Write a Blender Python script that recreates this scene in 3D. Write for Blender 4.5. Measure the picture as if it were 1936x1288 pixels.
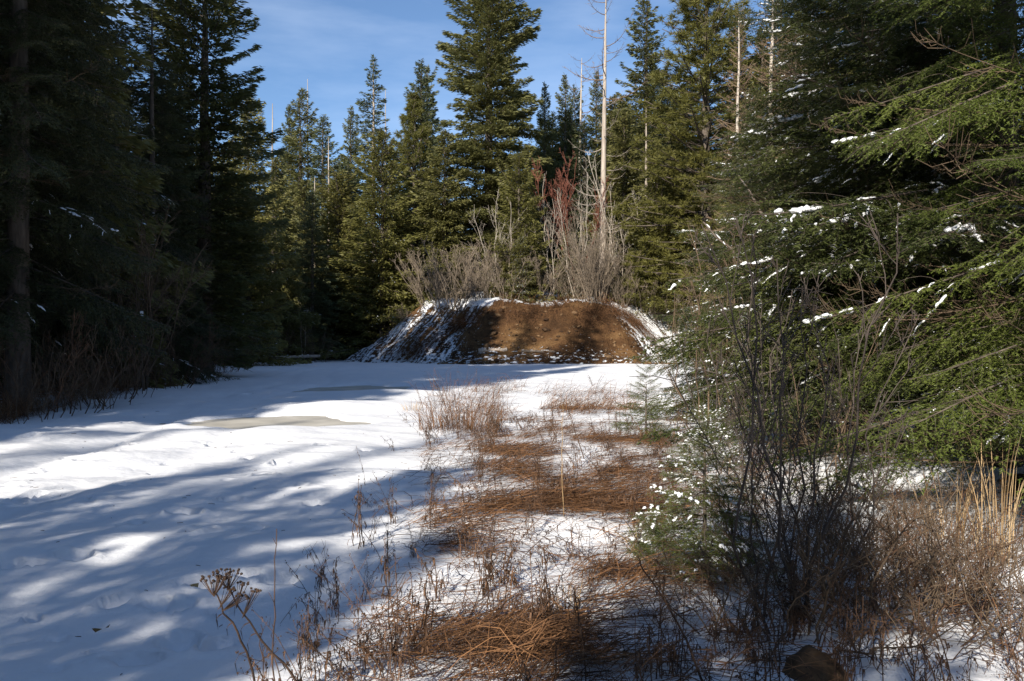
import bpy, math, random
import numpy as np
from mathutils import Vector

for o in list(bpy.data.objects):
    bpy.data.objects.remove(o)
C = bpy.context.scene.collection
scene = bpy.context.scene
RAD = math.radians
PI = math.pi
EYE, FPX, CX, HZ = 1.6, 1570.0, 968.0, 644.0       # eye height, focal length in photo pixels, centre, horizon row

# ------------------------------------------------------------------ camera
cam = bpy.data.cameras.new('camera')
cam.sensor_width = 36.0
cam.lens = FPX / 1936.0 * 36.0
cam.clip_start, cam.clip_end = 0.05, 6000.0
co = bpy.data.objects.new('camera', cam)
C.objects.link(co)
co.location = (0, 0, EYE)
co.rotation_euler = (RAD(90), 0, 0)
scene.camera = co

# ------------------------------------------------------------------ sky, sun, exposure
SUN_EL = RAD(27)
SX, SY = 0.40, 0.9165                                # ground direction the sunlight travels
w = bpy.data.worlds.new('World')
scene.world = w
w.use_nodes = True
nt = w.node_tree
nt.nodes.clear()
out = nt.nodes.new('ShaderNodeOutputWorld')
bg = nt.nodes.new('ShaderNodeBackground')
sky = nt.nodes.new('ShaderNodeTexSky')
sky.sky_type = 'NISHITA'
sky.sun_disc = False
sky.sun_elevation = SUN_EL
sky.sun_rotation = math.atan2(-SX, -SY)
sky.altitude = 900
sky.air_density, sky.dust_density, sky.ozone_density = 1.0, 0.0, 4.0
tc = nt.nodes.new('ShaderNodeTexCoord')
mp = nt.nodes.new('ShaderNodeMapping')
mp.inputs['Scale'].default_value = (1.3, 1.3, 5.5)
mp.inputs['Rotation'].default_value = (0.15, 0.2, 0.5)
nz = nt.nodes.new('ShaderNodeTexNoise')
nz.inputs['Scale'].default_value = 1.7
nz.inputs['Detail'].default_value = 7
nz.inputs['Roughness'].default_value = 0.55
rp = nt.nodes.new('ShaderNodeValToRGB')
rp.color_ramp.elements[0].position = 0.50
rp.color_ramp.elements[0].color = (0, 0, 0, 1)
rp.color_ramp.elements[1].position = 0.75
rp.color_ramp.elements[1].color = (0.16, 0.16, 0.16, 1)
mx = nt.nodes.new('ShaderNodeMixRGB')
mx.inputs[2].default_value = (10.5, 11.5, 13.0, 1)
L = nt.links.new
L(tc.outputs['Generated'], mp.inputs['Vector'])
L(mp.outputs[0], nz.inputs['Vector'])
L(nz.outputs[0], rp.inputs[0])
L(rp.outputs[0], mx.inputs[0])
L(sky.outputs[0], mx.inputs[1])
L(mx.outputs[0], bg.inputs['Color'])
bg.inputs['Strength'].default_value = 0.098
L(bg.outputs[0], out.inputs['Surface'])

sun = bpy.data.lights.new('sun', 'SUN')
sun.energy = 5.0
sun.angle = RAD(0.53)
sun.color = (1.0, 0.93, 0.82)
so = bpy.data.objects.new('sun', sun)
C.objects.link(so)
so.rotation_euler = Vector((SX, SY, -math.tan(SUN_EL))).to_track_quat('-Z', 'Y').to_euler()
so.location = (-40, -90, 60)
vs = scene.view_settings
vs.view_transform = 'Standard'
vs.look = 'None'
vs.gamma = 1.0
vs.use_curve_mapping = False
vs.exposure = 0.64
scene.cycles.max_bounces = 6
scene.cycles.diffuse_bounces = 2
scene.cycles.glossy_bounces = 2
scene.cycles.transmission_bounces = 3
scene.cycles.transparent_max_bounces = 4


# ------------------------------------------------------------------ helpers: points, noise
def at(px, py, d):
    """a photo pixel at depth d -> world point"""
    return ((px - CX) / FPX * d, d, EYE - (py - HZ) / FPX * d)


def gp(px, py):
    """a photo pixel on the level ground -> world x, y"""
    d = FPX * EYE / (py - HZ)
    return (px - CX) / FPX * d, d


def _h(ix, iy, seed):
    n = (ix.astype(np.int64) * 374761393 + iy.astype(np.int64) * 668265263 + seed * 144665) & 0x7fffffff
    n = ((n ^ (n >> 13)) * 1274126177) & 0x7fffffff
    n = (n ^ (n >> 16)) & 0xffff
    return n / 65535.0


def vn(x, y, seed=0):
    x = np.asarray(x, float); y = np.asarray(y, float)
    ix = np.floor(x); iy = np.floor(y)
    fx = x - ix; fy = y - iy
    fx = fx * fx * (3 - 2 * fx); fy = fy * fy * (3 - 2 * fy)
    a = _h(ix, iy, seed); b = _h(ix + 1, iy, seed); c = _h(ix, iy + 1, seed); d = _h(ix + 1, iy + 1, seed)
    return (a + (b - a) * fx) + ((c + (d - c) * fx) - (a + (b - a) * fx)) * fy


def fbm(x, y, seed=0, oc=4):
    s = 0; amp = 0.5; tot = 0
    for k in range(oc):
        s = s + amp * vn(x, y, seed + 17 * k); tot += amp
        x = x * 2.03 + 5.1; y = y * 2.03 - 3.7; amp *= 0.5
    return s / tot


def sstep(a, b, x):
    t = np.clip((x - a) / (b - a), 0, 1)
    return t * t * (3 - 2 * t)


def unit(v):
    return v / np.maximum(np.linalg.norm(v, axis=-1, keepdims=True), 1e-9)


# ------------------------------------------------------------------ mesh builder
class MB:
    def __init__(s):
        s.v = []; s.f = []; s.m = []; s.t = []; s.n = 0; s.sm = []

    def add(s, v, f, mat=0, tint=0.5, smooth=False):
        v = np.asarray(v, np.float32).reshape(-1, 3)
        f = np.asarray(f, np.int64)
        s.v.append(v)
        s.f.append(f + s.n)
        s.m.append(np.full(len(f), mat, np.int32))
        s.sm.append(np.full(len(f), smooth, bool))
        tt = np.asarray(tint, np.float32)
        s.t.append(np.full(len(v), tt, np.float32) if tt.ndim == 0 else tt.reshape(-1))
        s.n += len(v)

    def tubes(s, P, r, k=3, mat=0, tint=0.5, smooth=True):
        """P (m,n,3) polylines, r (m,n) radii"""
        P = np.asarray(P, float)
        if P.ndim == 2:
            P = P[None]
        m, n, _ = P.shape
        r = np.broadcast_to(np.asarray(r, float), (m, n))
        T = unit(np.gradient(P, axis=1))
        ref = np.where(np.abs(T[:, :1, 2:3]) > 0.8, np.array([1., 0, 0]), np.array([0, 0, 1.]))
        A = unit(np.cross(T, np.broadcast_to(ref, T.shape)))
        B = np.cross(T, A)
        an = np.arange(k) * 2 * math.pi / k
        V = P[:, :, None, :] + r[:, :, None, None] * (A[:, :, None, :] * np.cos(an)[None, None, :, None] + B[:, :, None, :] * np.sin(an)[None, None, :, None])
        i = np.arange(m)[:, None, None] * n * k
        j = np.arange(n - 1)[None, :, None] * k
        q = np.arange(k)[None, None, :]
        q2 = (q + 1) % k
        F = np.stack([i + j + q, i + j + q2, i + j + k + q2, i + j + k + q], -1).reshape(-1, 4)
        tt = np.asarray(tint, float)
        if tt.ndim == 1:
            tt = np.repeat(tt, n * k)
        s.add(V, F, mat, tt, smooth)

    def ribbons(s, P, wd, S, mat=0, tint=0.5):
        """P (m,n,3), width (m,n), side (m,3)"""
        m, n, _ = P.shape
        wd = np.broadcast_to(np.asarray(wd, float), (m, n))
        off = S[:, None, :] * wd[:, :, None] * 0.5
        V = np.stack([P - off, P + off], 2)
        i = np.arange(m)[:, None] * n * 2
        j = np.arange(n - 1)[None, :] * 2
        F = np.stack([i + j, i + j + 1, i + j + 3, i + j + 2], -1).reshape(-1, 4)
        tt = np.asarray(tint, float)
        if tt.ndim == 1:
            tt = np.repeat(tt, n * 2)
        s.add(V, F, mat, tt)

    def sprays(s, B, D, S, l, wd, mat=0, tint=0.5, belly=0.45):
        """leaf-like diamonds: base B, direction D, side S"""
        m = len(B)
        l = np.broadcast_to(np.asarray(l, float), (m,))[:, None]
        wd = np.broadcast_to(np.asarray(wd, float), (m,))[:, None]
        V = np.stack([B, B + D * l * belly + S * wd * .5, B + D * l, B + D * l * belly - S * wd * .5], 1)
        i = np.arange(m)[:, None] * 4
        F = np.concatenate([i + np.array([[0, 1, 2]]), i + np.array([[0, 2, 3]])], 0)
        tt = np.asarray(tint, float)
        if tt.ndim == 1:
            tt = np.repeat(tt, 4)
        s.add(V, F, mat, tt)

    def needles(s, B, D, S, l, wd, mat=0, tint=0.5):
        """single triangles"""
        m = len(B)
        l = np.broadcast_to(np.asarray(l, float), (m,))[:, None]
        wd = np.broadcast_to(np.asarray(wd, float), (m,))[:, None]
        V = np.stack([B - S * wd * .5, B + S * wd * .5, B + D * l], 1)
        F = np.arange(m * 3).reshape(-1, 3)
        tt = np.asarray(tint, float)
        if tt.ndim == 1:
            tt = np.repeat(tt, 3)
        s.add(V, F, mat, tt)

    def blob(s, c, ax, rx, ry, rz, mat=0, rng=None, nu=8, nv=5, rough=0.2, tint=0.5):
        """lumpy ellipsoid with long axis ax"""
        ax = unit(np.asarray(ax, float))
        side = unit(np.cross(ax, [0, 0, 1.0]) + 1e-6)
        up = np.cross(side, ax)
        u = np.arange(nu) * 2 * math.pi / nu
        vv = np.linspace(-math.pi / 2, math.pi / 2, nv)
        cu, su = np.cos(u), np.sin(u)
        V = []
        for a in vv:
            rr = 1 + (rng.uniform(-rough, rough, nu) if rng is not None else 0)
            p = np.stack([np.full(nu, math.sin(a)) * rr, math.cos(a) * cu * rr, math.cos(a) * su * rr], -1)
            V.append(np.asarray(c) + p[:, :1] * rx * ax + p[:, 1:2] * ry * side + p[:, 2:3] * rz * up)
        V = np.concatenate(V)
        F = [[i * nu + j, i * nu + (j + 1) % nu, (i + 1) * nu + (j + 1) % nu, (i + 1) * nu + j] for i in range(nv - 1) for j in range(nu)]
        s.add(V, F, mat, tint, True)

    def mesh(s, name, mats):
        me = bpy.data.meshes.new(name)
        if s.n:
            V = np.concatenate(s.v)
            tot = np.concatenate([np.full(len(f), f.shape[1], np.int32) for f in s.f])
            loops = np.concatenate([f.reshape(-1) for f in s.f]).astype(np.int32)
            st = np.concatenate([[0], np.cumsum(tot)[:-1]]).astype(np.int32)
            me.vertices.add(len(V)); me.vertices.foreach_set('co', V.reshape(-1))
            me.loops.add(len(loops)); me.loops.foreach_set('vertex_index', loops)
            me.polygons.add(len(tot))
            me.polygons.foreach_set('loop_start', st)
            me.polygons.foreach_set('loop_total', tot)
            for mm in mats:
                me.materials.append(mm)
            me.polygons.foreach_set('material_index', np.concatenate(s.m))
            me.polygons.foreach_set('use_smooth', np.concatenate(s.sm))
            a = me.attributes.new('tint', 'FLOAT', 'POINT')
            a.data.foreach_set('value', np.concatenate(s.t))
            me.update(calc_edges=True)
        return me


def link(name, me, parent=None, loc=(0, 0, 0), rot=(0, 0, 0), sc=1.0):
    o = bpy.data.objects.new(name, me)
    C.objects.link(o)
    o.parent = parent
    o.location = loc
    o.rotation_euler = rot
    o.scale = (sc, sc, sc) if not hasattr(sc, '__len__') else sc
    return o


def tag(o, label, cat, group=None):
    o['label'] = label
    o['category'] = cat
    if group:
        o['group'] = group
    return o


def thing(name, label, cat, loc, rotz=0.0, group=None, sc=1.0):
    return tag(link(name, None, None, loc, (0, 0, rotz), sc), label, cat, group)


# ------------------------------------------------------------------ materials
def newmat(name):
    m = bpy.data.materials.new(name)
    m.use_nodes = True
    n = m.node_tree
    b = n.nodes['Principled BSDF']
    return m, n, b


def nd(n, t, **kw):
    x = n.nodes.new(t)
    for k, v in kw.items():
        setattr(x, k, v)
    return x


def ramp(n, cols):
    r = n.nodes.new('ShaderNodeValToRGB')
    e = r.color_ramp.elements
    while len(e) < len(cols):
        e.new(0.5)
    for i, (p, c) in enumerate(cols):
        e[i].position = p
        e[i].color = (*c, 1)
    return r


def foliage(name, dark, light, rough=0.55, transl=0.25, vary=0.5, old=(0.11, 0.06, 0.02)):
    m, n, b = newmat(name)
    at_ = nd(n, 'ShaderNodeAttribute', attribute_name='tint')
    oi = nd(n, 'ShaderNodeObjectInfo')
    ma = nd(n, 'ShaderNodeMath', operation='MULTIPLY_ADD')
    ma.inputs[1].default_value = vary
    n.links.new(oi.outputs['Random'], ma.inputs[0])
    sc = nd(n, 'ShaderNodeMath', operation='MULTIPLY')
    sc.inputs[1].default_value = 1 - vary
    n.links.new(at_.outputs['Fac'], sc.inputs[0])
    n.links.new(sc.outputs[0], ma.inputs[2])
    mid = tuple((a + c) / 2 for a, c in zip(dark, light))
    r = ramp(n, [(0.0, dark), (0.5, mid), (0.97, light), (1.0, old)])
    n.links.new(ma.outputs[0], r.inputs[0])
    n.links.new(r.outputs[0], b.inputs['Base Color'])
    b.inputs['Roughness'].default_value = rough
    b.inputs['Specular IOR Level'].default_value = 0.35
    tr = nd(n, 'ShaderNodeBsdfTranslucent')
    n.links.new(r.outputs[0], tr.inputs['Color'])
    mix = nd(n, 'ShaderNodeMixShader')
    mix.inputs[0].default_value = transl
    n.links.new(b.outputs[0], mix.inputs[1])
    n.links.new(tr.outputs[0], mix.inputs[2])
    n.links.new(mix.outputs[0], n.nodes['Material Output'].inputs['Surface'])
    return m


def woody(name, c1, c2, scale=14.0, stretch=0.2, bump=0.5, rough=0.85):
    m, n, b = newmat(name)
    t = nd(n, 'ShaderNodeTexCoord')
    mp_ = nd(n, 'ShaderNodeMapping')
    mp_.inputs['Scale'].default_value = (1, 1, stretch)
    z = nd(n, 'ShaderNodeTexNoise')
    z.inputs['Scale'].default_value = scale
    z.inputs['Detail'].default_value = 5
    at_ = nd(n, 'ShaderNodeAttribute', attribute_name='tint')
    ad = nd(n, 'ShaderNodeMath', operation='ADD')
    n.links.new(t.outputs['Object'], mp_.inputs[0])
    n.links.new(mp_.outputs[0], z.inputs['Vector'])
    n.links.new(z.outputs[0], ad.inputs[0])
    s2 = nd(n, 'ShaderNodeMath', operation='MULTIPLY_ADD')
    s2.inputs[1].default_value = 0.6
    s2.inputs[2].default_value = -0.3
    n.links.new(at_.outputs['Fac'], s2.inputs[0])
    n.links.new(s2.outputs[0], ad.inputs[1])
    r = ramp(n, [(0.25, c1), (0.75, c2)])
    n.links.new(ad.outputs[0], r.inputs[0])
    n.links.new(r.outputs[0], b.inputs['Base Color'])
    b.inputs['Roughness'].default_value = rough
    b.inputs['Specular IOR Level'].default_value = 0.2
    if bump:
        bp = nd(n, 'ShaderNodeBump')
        bp.inputs['Strength'].default_value = bump
        bp.inputs['Distance'].default_value = 0.03
        n.links.new(z.outputs[0], bp.inputs['Height'])
        n.links.new(bp.outputs[0], b.inputs['Normal'])
    return m


def snowmat(name):
    m, n, b = newmat(name)
    b.inputs['Base Color'].default_value = (0.86, 0.87, 0.89, 1)
    b.inputs['Roughness'].default_value = 0.65
    b.inputs['Specular IOR Level'].default_value = 0.3
    t = nd(n, 'ShaderNodeTexCoord')
    z = nd(n, 'ShaderNodeTexNoise')
    z.inputs['Scale'].default_value = 25
    z.inputs['Detail'].default_value = 4
    bp = nd(n, 'ShaderNodeBump')
    bp.inputs['Strength'].default_value = 0.3
    bp.inputs['Distance'].default_value = 0.01
    n.links.new(t.outputs['Object'], z.inputs['Vector'])
    n.links.new(z.outputs[0], bp.inputs['Height'])
    n.links.new(bp.outputs[0], b.inputs['Normal'])
    return m


M = {}
M['fir'] = foliage('fir needles', (0.066, 0.078, 0.024), (0.225, 0.215, 0.078), transl=.3)
M['shade'] = foliage('shade darkened fir needles', (0.024, 0.032, 0.012), (0.085, 0.088, 0.030), vary=.4, transl=.2)  # deep shade of the left firs put into the needle colour
M['olive'] = foliage('olive fir needles', (0.085, 0.092, 0.024), (0.230, 0.212, 0.072), vary=.3, transl=.33)
M['firblue'] = foliage('blue green fir needles', (0.050, 0.068, 0.030), (0.165, 0.180, 0.085), transl=.3)
M['young'] = foliage('yellow green young fir needles', (0.120, 0.125, 0.028), (0.270, 0.245, 0.080), vary=0.3, transl=.35)
M['pine'] = foliage('long pine needles', (0.100, 0.105, 0.022), (0.220, 0.200, 0.055), vary=0.3, transl=.35)
M['frond'] = foliage('near fir needles', (0.030, 0.046, 0.013), (0.125, 0.140, 0.036), vary=0.5, transl=0.3)
M['hemlock'] = foliage('near hemlock sprays', (0.060, 0.092, 0.016), (0.200, 0.235, 0.050), vary=0.45, transl=0.4)
M['bark'] = woody('conifer bark', (0.055, 0.042, 0.034), (0.19, 0.155, 0.125), 9, 0.25, 0.8)
M['snag'] = woody('weathered dead wood', (0.24, 0.19, 0.15), (0.52, 0.45, 0.38), 7, 0.12, 0.6)
M['pale'] = woody('pale sapling bark', (0.30, 0.25, 0.20), (0.60, 0.53, 0.44), 9, 0.3, 0.3)
M['twig'] = woody('grey brown twigs', (0.060, 0.042, 0.028), (0.185, 0.130, 0.085), 12, 0.3, 0.2)
M['scrub'] = woody('grey beige scrub twigs', (0.105, 0.082, 0.060), (0.29, 0.230, 0.170), 12, 0.3, 0.2)
M['darktwig'] = woody('dark grey stems', (0.040, 0.032, 0.028), (0.12, 0.095, 0.08), 14, 0.3, 0.3)
M['redtwig'] = woody('red brown twigs', (0.10, 0.035, 0.025), (0.22, 0.085, 0.055), 12, 0.3, 0.2)
M['larch'] = woody('bare larch twigs', (0.13, 0.085, 0.055), (0.30, 0.21, 0.14), 12, 0.3, 0.2)
M['weed'] = woody('dead weed stalks', (0.045, 0.028, 0.020), (0.17, 0.095, 0.055), 10, 0.5, 0.1)
M['straw'] = woody('pale dry straw', (0.26, 0.17, 0.085), (0.48, 0.34, 0.19), 10, 0.5, 0.1)
M['grass'] = woody('matted brown grass', (0.034, 0.018, 0.011), (0.235, 0.118, 0.054), 4, 0.8, 0.0)
M['snow'] = snowmat('clumped snow')


def ground_material():
    m, n, b = newmat('snow cover with bare litter')
    t = nd(n, 'ShaderNodeTexCoord')
    z1 = nd(n, 'ShaderNodeTexNoise'); z1.inputs['Scale'].default_value = 5.0; z1.inputs['Detail'].default_value = 8
    z1.inputs['Roughness'].default_value = 0.65
    n.links.new(t.outputs['Object'], z1.inputs['Vector'])
    at_ = nd(n, 'ShaderNodeAttribute', attribute_name='tint')
    ad = nd(n, 'ShaderNodeMath', operation='ADD')
    n.links.new(at_.outputs['Fac'], ad.inputs[0]); n.links.new(z1.outputs[0], ad.inputs[1])
    mask = ramp(n, [(0.94, (0, 0, 0)), (1.0, (1, 1, 1))])
    sub = nd(n, 'ShaderNodeMath', operation='MULTIPLY'); sub.inputs[1].default_value = 0.66
    n.links.new(ad.outputs[0], sub.inputs[0]); n.links.new(sub.outputs[0], mask.inputs[0])
    z2 = nd(n, 'ShaderNodeTexNoise'); z2.inputs['Scale'].default_value = 22; z2.inputs['Detail'].default_value = 6
    n.links.new(t.outputs['Object'], z2.inputs['Vector'])
    lit = ramp(n, [(0.3, (0.028, 0.018, 0.011)), (0.7, (0.13, 0.075, 0.04))])
    n.links.new(z2.outputs[0], lit.inputs[0])
    z3 = nd(n, 'ShaderNodeTexNoise'); z3.inputs['Scale'].default_value = 0.9; z3.inputs['Detail'].default_value = 3
    n.links.new(t.outputs['Object'], z3.inputs['Vector'])
    sn = ramp(n, [(0.3, (0.82, 0.83, 0.86)), (0.7, (0.89, 0.89, 0.90))])
    n.links.new(z3.outputs[0], sn.inputs[0])
    mixc = nd(n, 'ShaderNodeMixRGB')
    n.links.new(mask.outputs[0], mixc.inputs[0]); n.links.new(sn.outputs[0], mixc.inputs[1]); n.links.new(lit.outputs[0], mixc.inputs[2])
    n.links.new(mixc.outputs[0], b.inputs['Base Color'])
    b.inputs['Roughness'].default_value = 0.7
    b.inputs['Specular IOR Level'].default_value = 0.25
    z4 = nd(n, 'ShaderNodeTexNoise'); z4.inputs['Scale'].default_value = 60; z4.inputs['Detail'].default_value = 3
    n.links.new(t.outputs['Object'], z4.inputs['Vector'])
    z5 = nd(n, 'ShaderNodeTexNoise'); z5.inputs['Scale'].default_value = 7; z5.inputs['Detail'].default_value = 4
    n.links.new(t.outputs['Object'], z5.inputs['Vector'])
    bp = nd(n, 'ShaderNodeBump'); bp.inputs['Strength'].default_value = 0.35; bp.inputs['Distance'].default_value = 0.006
    n.links.new(z4.outputs[0], bp.inputs['Height'])
    bp2 = nd(n, 'ShaderNodeBump'); bp2.inputs['Strength'].default_value = 0.6; bp2.inputs['Distance'].default_value = 0.03
    n.links.new(z5.outputs[0], bp2.inputs['Height'])
    n.links.new(bp.outputs[0], bp2.inputs['Normal'])
    n.links.new(bp2.outputs[0], b.inputs['Normal'])
    return m


def bank_material():
    m, n, b = newmat('cut earth with thawing snow')
    t = nd(n, 'ShaderNodeTexCoord')
    amt = nd(n, 'ShaderNodeAttribute', attribute_name='snow_amount')
    fl = nd(n, 'ShaderNodeAttribute', attribute_name='fall_line')
    mp1 = nd(n, 'ShaderNodeMapping'); mp1.inputs['Scale'].default_value = (3.2, 0.6, 1)
    n.links.new(fl.outputs['Vector'], mp1.inputs[0])
    z1 = nd(n, 'ShaderNodeTexNoise'); z1.inputs['Scale'].default_value = 1.0; z1.inputs['Detail'].default_value = 8; z1.inputs['Roughness'].default_value = 0.66
    z1.inputs['Distortion'].default_value = 0.35
    n.links.new(mp1.outputs[0], z1.inputs['Vector'])
    zf = nd(n, 'ShaderNodeTexNoise'); zf.inputs['Scale'].default_value = 5.5; zf.inputs['Detail'].default_value = 4
    n.links.new(t.outputs['Object'], zf.inputs['Vector'])
    mm = nd(n, 'ShaderNodeMath', operation='MULTIPLY_ADD'); mm.inputs[1].default_value = 0.5
    n.links.new(zf.outputs[0], mm.inputs[0]); n.links.new(z1.outputs[0], mm.inputs[2])
    ad = nd(n, 'ShaderNodeMath', operation='ADD')
    n.links.new(mm.outputs[0], ad.inputs[0]); n.links.new(amt.outputs['Fac'], ad.inputs[1])
    mul = nd(n, 'ShaderNodeMath', operation='MULTIPLY'); mul.inputs[1].default_value = 0.5
    n.links.new(ad.outputs[0], mul.inputs[0])
    mask = ramp(n, [(0.60, (0, 0, 0)), (0.63, (1, 1, 1))])
    n.links.new(mul.outputs[0], mask.inputs[0])
    dots = nd(n, 'ShaderNodeAttribute', attribute_name='snow_dots')
    mpd = nd(n, 'ShaderNodeMapping'); mpd.inputs['Scale'].default_value = (1.5, 2.2, 4.2); mpd.inputs['Rotation'].default_value = (0, .35, 0)
    n.links.new(t.outputs['Object'], mpd.inputs[0])
    zd = nd(n, 'ShaderNodeTexNoise'); zd.inputs['Scale'].default_value = 1.6; zd.inputs['Detail'].default_value = 5; zd.inputs['Roughness'].default_value = .7
    n.links.new(mpd.outputs[0], zd.inputs['Vector'])
    add2 = nd(n, 'ShaderNodeMath', operation='ADD')
    n.links.new(zd.outputs[0], add2.inputs[0]); n.links.new(dots.outputs['Fac'], add2.inputs[1])
    md = ramp(n, [(0.70, (0, 0, 0)), (0.73, (1, 1, 1))])
    n.links.new(add2.outputs[0], md.inputs[0])
    mask0 = mask
    mask = nd(n, 'ShaderNodeMath', operation='MAXIMUM')
    n.links.new(mask0.outputs[0], mask.inputs[0]); n.links.new(md.outputs[0], mask.inputs[1])
    z2 = nd(n, 'ShaderNodeTexNoise'); z2.inputs['Scale'].default_value = 0.8; z2.inputs['Detail'].default_value = 9; z2.inputs['Roughness'].default_value = 0.7
    n.links.new(t.outputs['Object'], z2.inputs['Vector'])
    zl = nd(n, 'ShaderNodeTexNoise'); zl.inputs['Scale'].default_value = 0.22; zl.inputs['Detail'].default_value = 3
    n.links.new(t.outputs['Object'], zl.inputs['Vector'])
    zm = nd(n, 'ShaderNodeMath', operation='MULTIPLY_ADD'); zm.inputs[1].default_value = 1.1; zm.inputs[2].default_value = -.55
    n.links.new(zl.outputs[0], zm.inputs[0])
    zs = nd(n, 'ShaderNodeMath', operation='ADD')
    n.links.new(zm.outputs[0], zs.inputs[0]); n.links.new(z2.outputs[0], zs.inputs[1])
    ear = ramp(n, [(0.28, (0.040, 0.021, 0.010)), (0.5, (0.105, 0.054, 0.023)), (0.75, (0.205, 0.118, 0.050))])
    n.links.new(zs.outputs[0], ear.inputs[0])
    vo = nd(n, 'ShaderNodeTexNoise'); vo.inputs['Scale'].default_value = 9; vo.inputs['Detail'].default_value = 6
    n.links.new(t.outputs['Object'], vo.inputs['Vector'])
    mixp = nd(n, 'ShaderNodeMixRGB', blend_type='MULTIPLY'); mixp.inputs[0].default_value = 0.75
    pr = ramp(n, [(0.3, (0.45, 0.42, 0.4)), (0.62, (1, 1, 1)), (0.8, (1.25, 1.2, 1.1))])
    n.links.new(vo.outputs[0], pr.inputs[0])
    n.links.new(ear.outputs[0], mixp.inputs[1]); n.links.new(pr.outputs[0], mixp.inputs[2])
    mixc = nd(n, 'ShaderNodeMixRGB')
    n.links.new(mask.outputs[0], mixc.inputs[0]); n.links.new(mixp.outputs[0], mixc.inputs[1])
    mixc.inputs[2].default_value = (0.85, 0.86, 0.88, 1)
    n.links.new(mixc.outputs[0], b.inputs['Base Color'])
    b.inputs['Roughness'].default_value = 0.9
    b.inputs['Specular IOR Level'].default_value = 0.15
    hsum = nd(n, 'ShaderNodeMath', operation='ADD')
    n.links.new(vo.outputs[0], hsum.inputs[0]); n.links.new(mask.outputs[0], hsum.inputs[1])
    bp = nd(n, 'ShaderNodeBump'); bp.inputs['Strength'].default_value = 1.0; bp.inputs['Distance'].default_value = 0.14
    n.links.new(hsum.outputs[0], bp.inputs['Height'])
    n.links.new(bp.outputs[0], b.inputs['Normal'])
    return m


def ice_material():
    m, n, b = newmat('murky puddle ice')
    t = nd(n, 'ShaderNodeTexCoord')
    z = nd(n, 'ShaderNodeTexNoise'); z.inputs['Scale'].default_value = 1.4; z.inputs['Detail'].default_value = 6
    n.links.new(t.outputs['Object'], z.inputs['Vector'])
    r = ramp(n, [(0.3, (0.40, 0.375, 0.325)), (0.7, (0.64, 0.60, 0.52))])
    n.links.new(z.outputs[0], r.inputs[0]); n.links.new(r.outputs[0], b.inputs['Base Color'])
    b.inputs['Roughness'].default_value = 0.55
    b.inputs['Specular IOR Level'].default_value = 0.15
    return m


# ------------------------------------------------------------------ terrain
def edge_x(y):
    """left edge of the snowy road"""
    return -11.5 - 0.18 * (y - 18.6)


PUD = [(-4.75, 16.6, 1.75, 1.35), (-5.0, 28.2, 1.9, 1.9)]
HUMP = [(-4.6, 13.9, 2.6, 0.9, 0.10), (-9.0, 13.6, 2.2, 0.8, 0.08), (-3.6, 24.6, 2.4, 0.9, 0.13), (-4.2, 19.6, 2.8, 0.9, 0.13), (-6.5, 21.5, 3.0, 1.1, 0.07), (-2.2, 36, 7, 3.0, 0.06),
        (-3.4, 11.9, 1.6, 0.8, 0.05), (-8.0, 9.5, 2.0, 0.7, 0.05), (-3.2, 9.2, 2.4, 0.6, 0.05), (-1.5, 9.6, 1.0, 0.6, 0.07), (4.0, 48, 12, 5, 0.1)]
FOOT = [(375, 1015, .17), (600, 955, .12), (525, 878, .16), (430, 953, .13), (340, 1195, .17), (30, 1080, .16), (235, 842, .15), (200, 858, .14),
        (160, 872, .14), (105, 880, .14), (610, 988, .07), (662, 1018, .06), (455, 858, .12), (20, 918, .16), (14, 948, .16), (290, 893, .10),
        (470, 870, .10), (430, 915, .08), (330, 1135, .13), (385, 1100, .11), (360, 1095, .10), (465, 1085, .10), (60, 935, .14), (245, 805, .15),
        (150, 815, .15), (110, 822, .15), (60, 835, .15), (540, 1190, .08), (130, 868, .14), (80, 885, .15), (420, 1140, .10), (300, 1130, .10),
        (60, 1160, .07), (30, 1200, .06), (110, 1190, .07), (100, 1260, .07), (180, 1230, .06), (190, 1170, .06), (200, 780, .2), (260, 765, .2),
        (330, 750, .2), (470, 745, .2), (560, 735, .2), (350, 765, .18), (120, 790, .18),
        (500, 905, .14), (560, 930, .13), (690, 860, .12), (640, 900, .12), (350, 975, .15), (250, 1000, .15), (180, 960, .15), (240, 925, .14), (330, 870, .14), (400, 840, .14), (520, 840, .13), (610, 850, .12), (220, 1130, .14), (140, 1060, .15), (480, 1010, .13), (530, 1090, .13), (410, 1200, .14), (250, 1240, .14)]
FOOTW = [(*gp(a, b), r) for a, b, r in FOOT]


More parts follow.
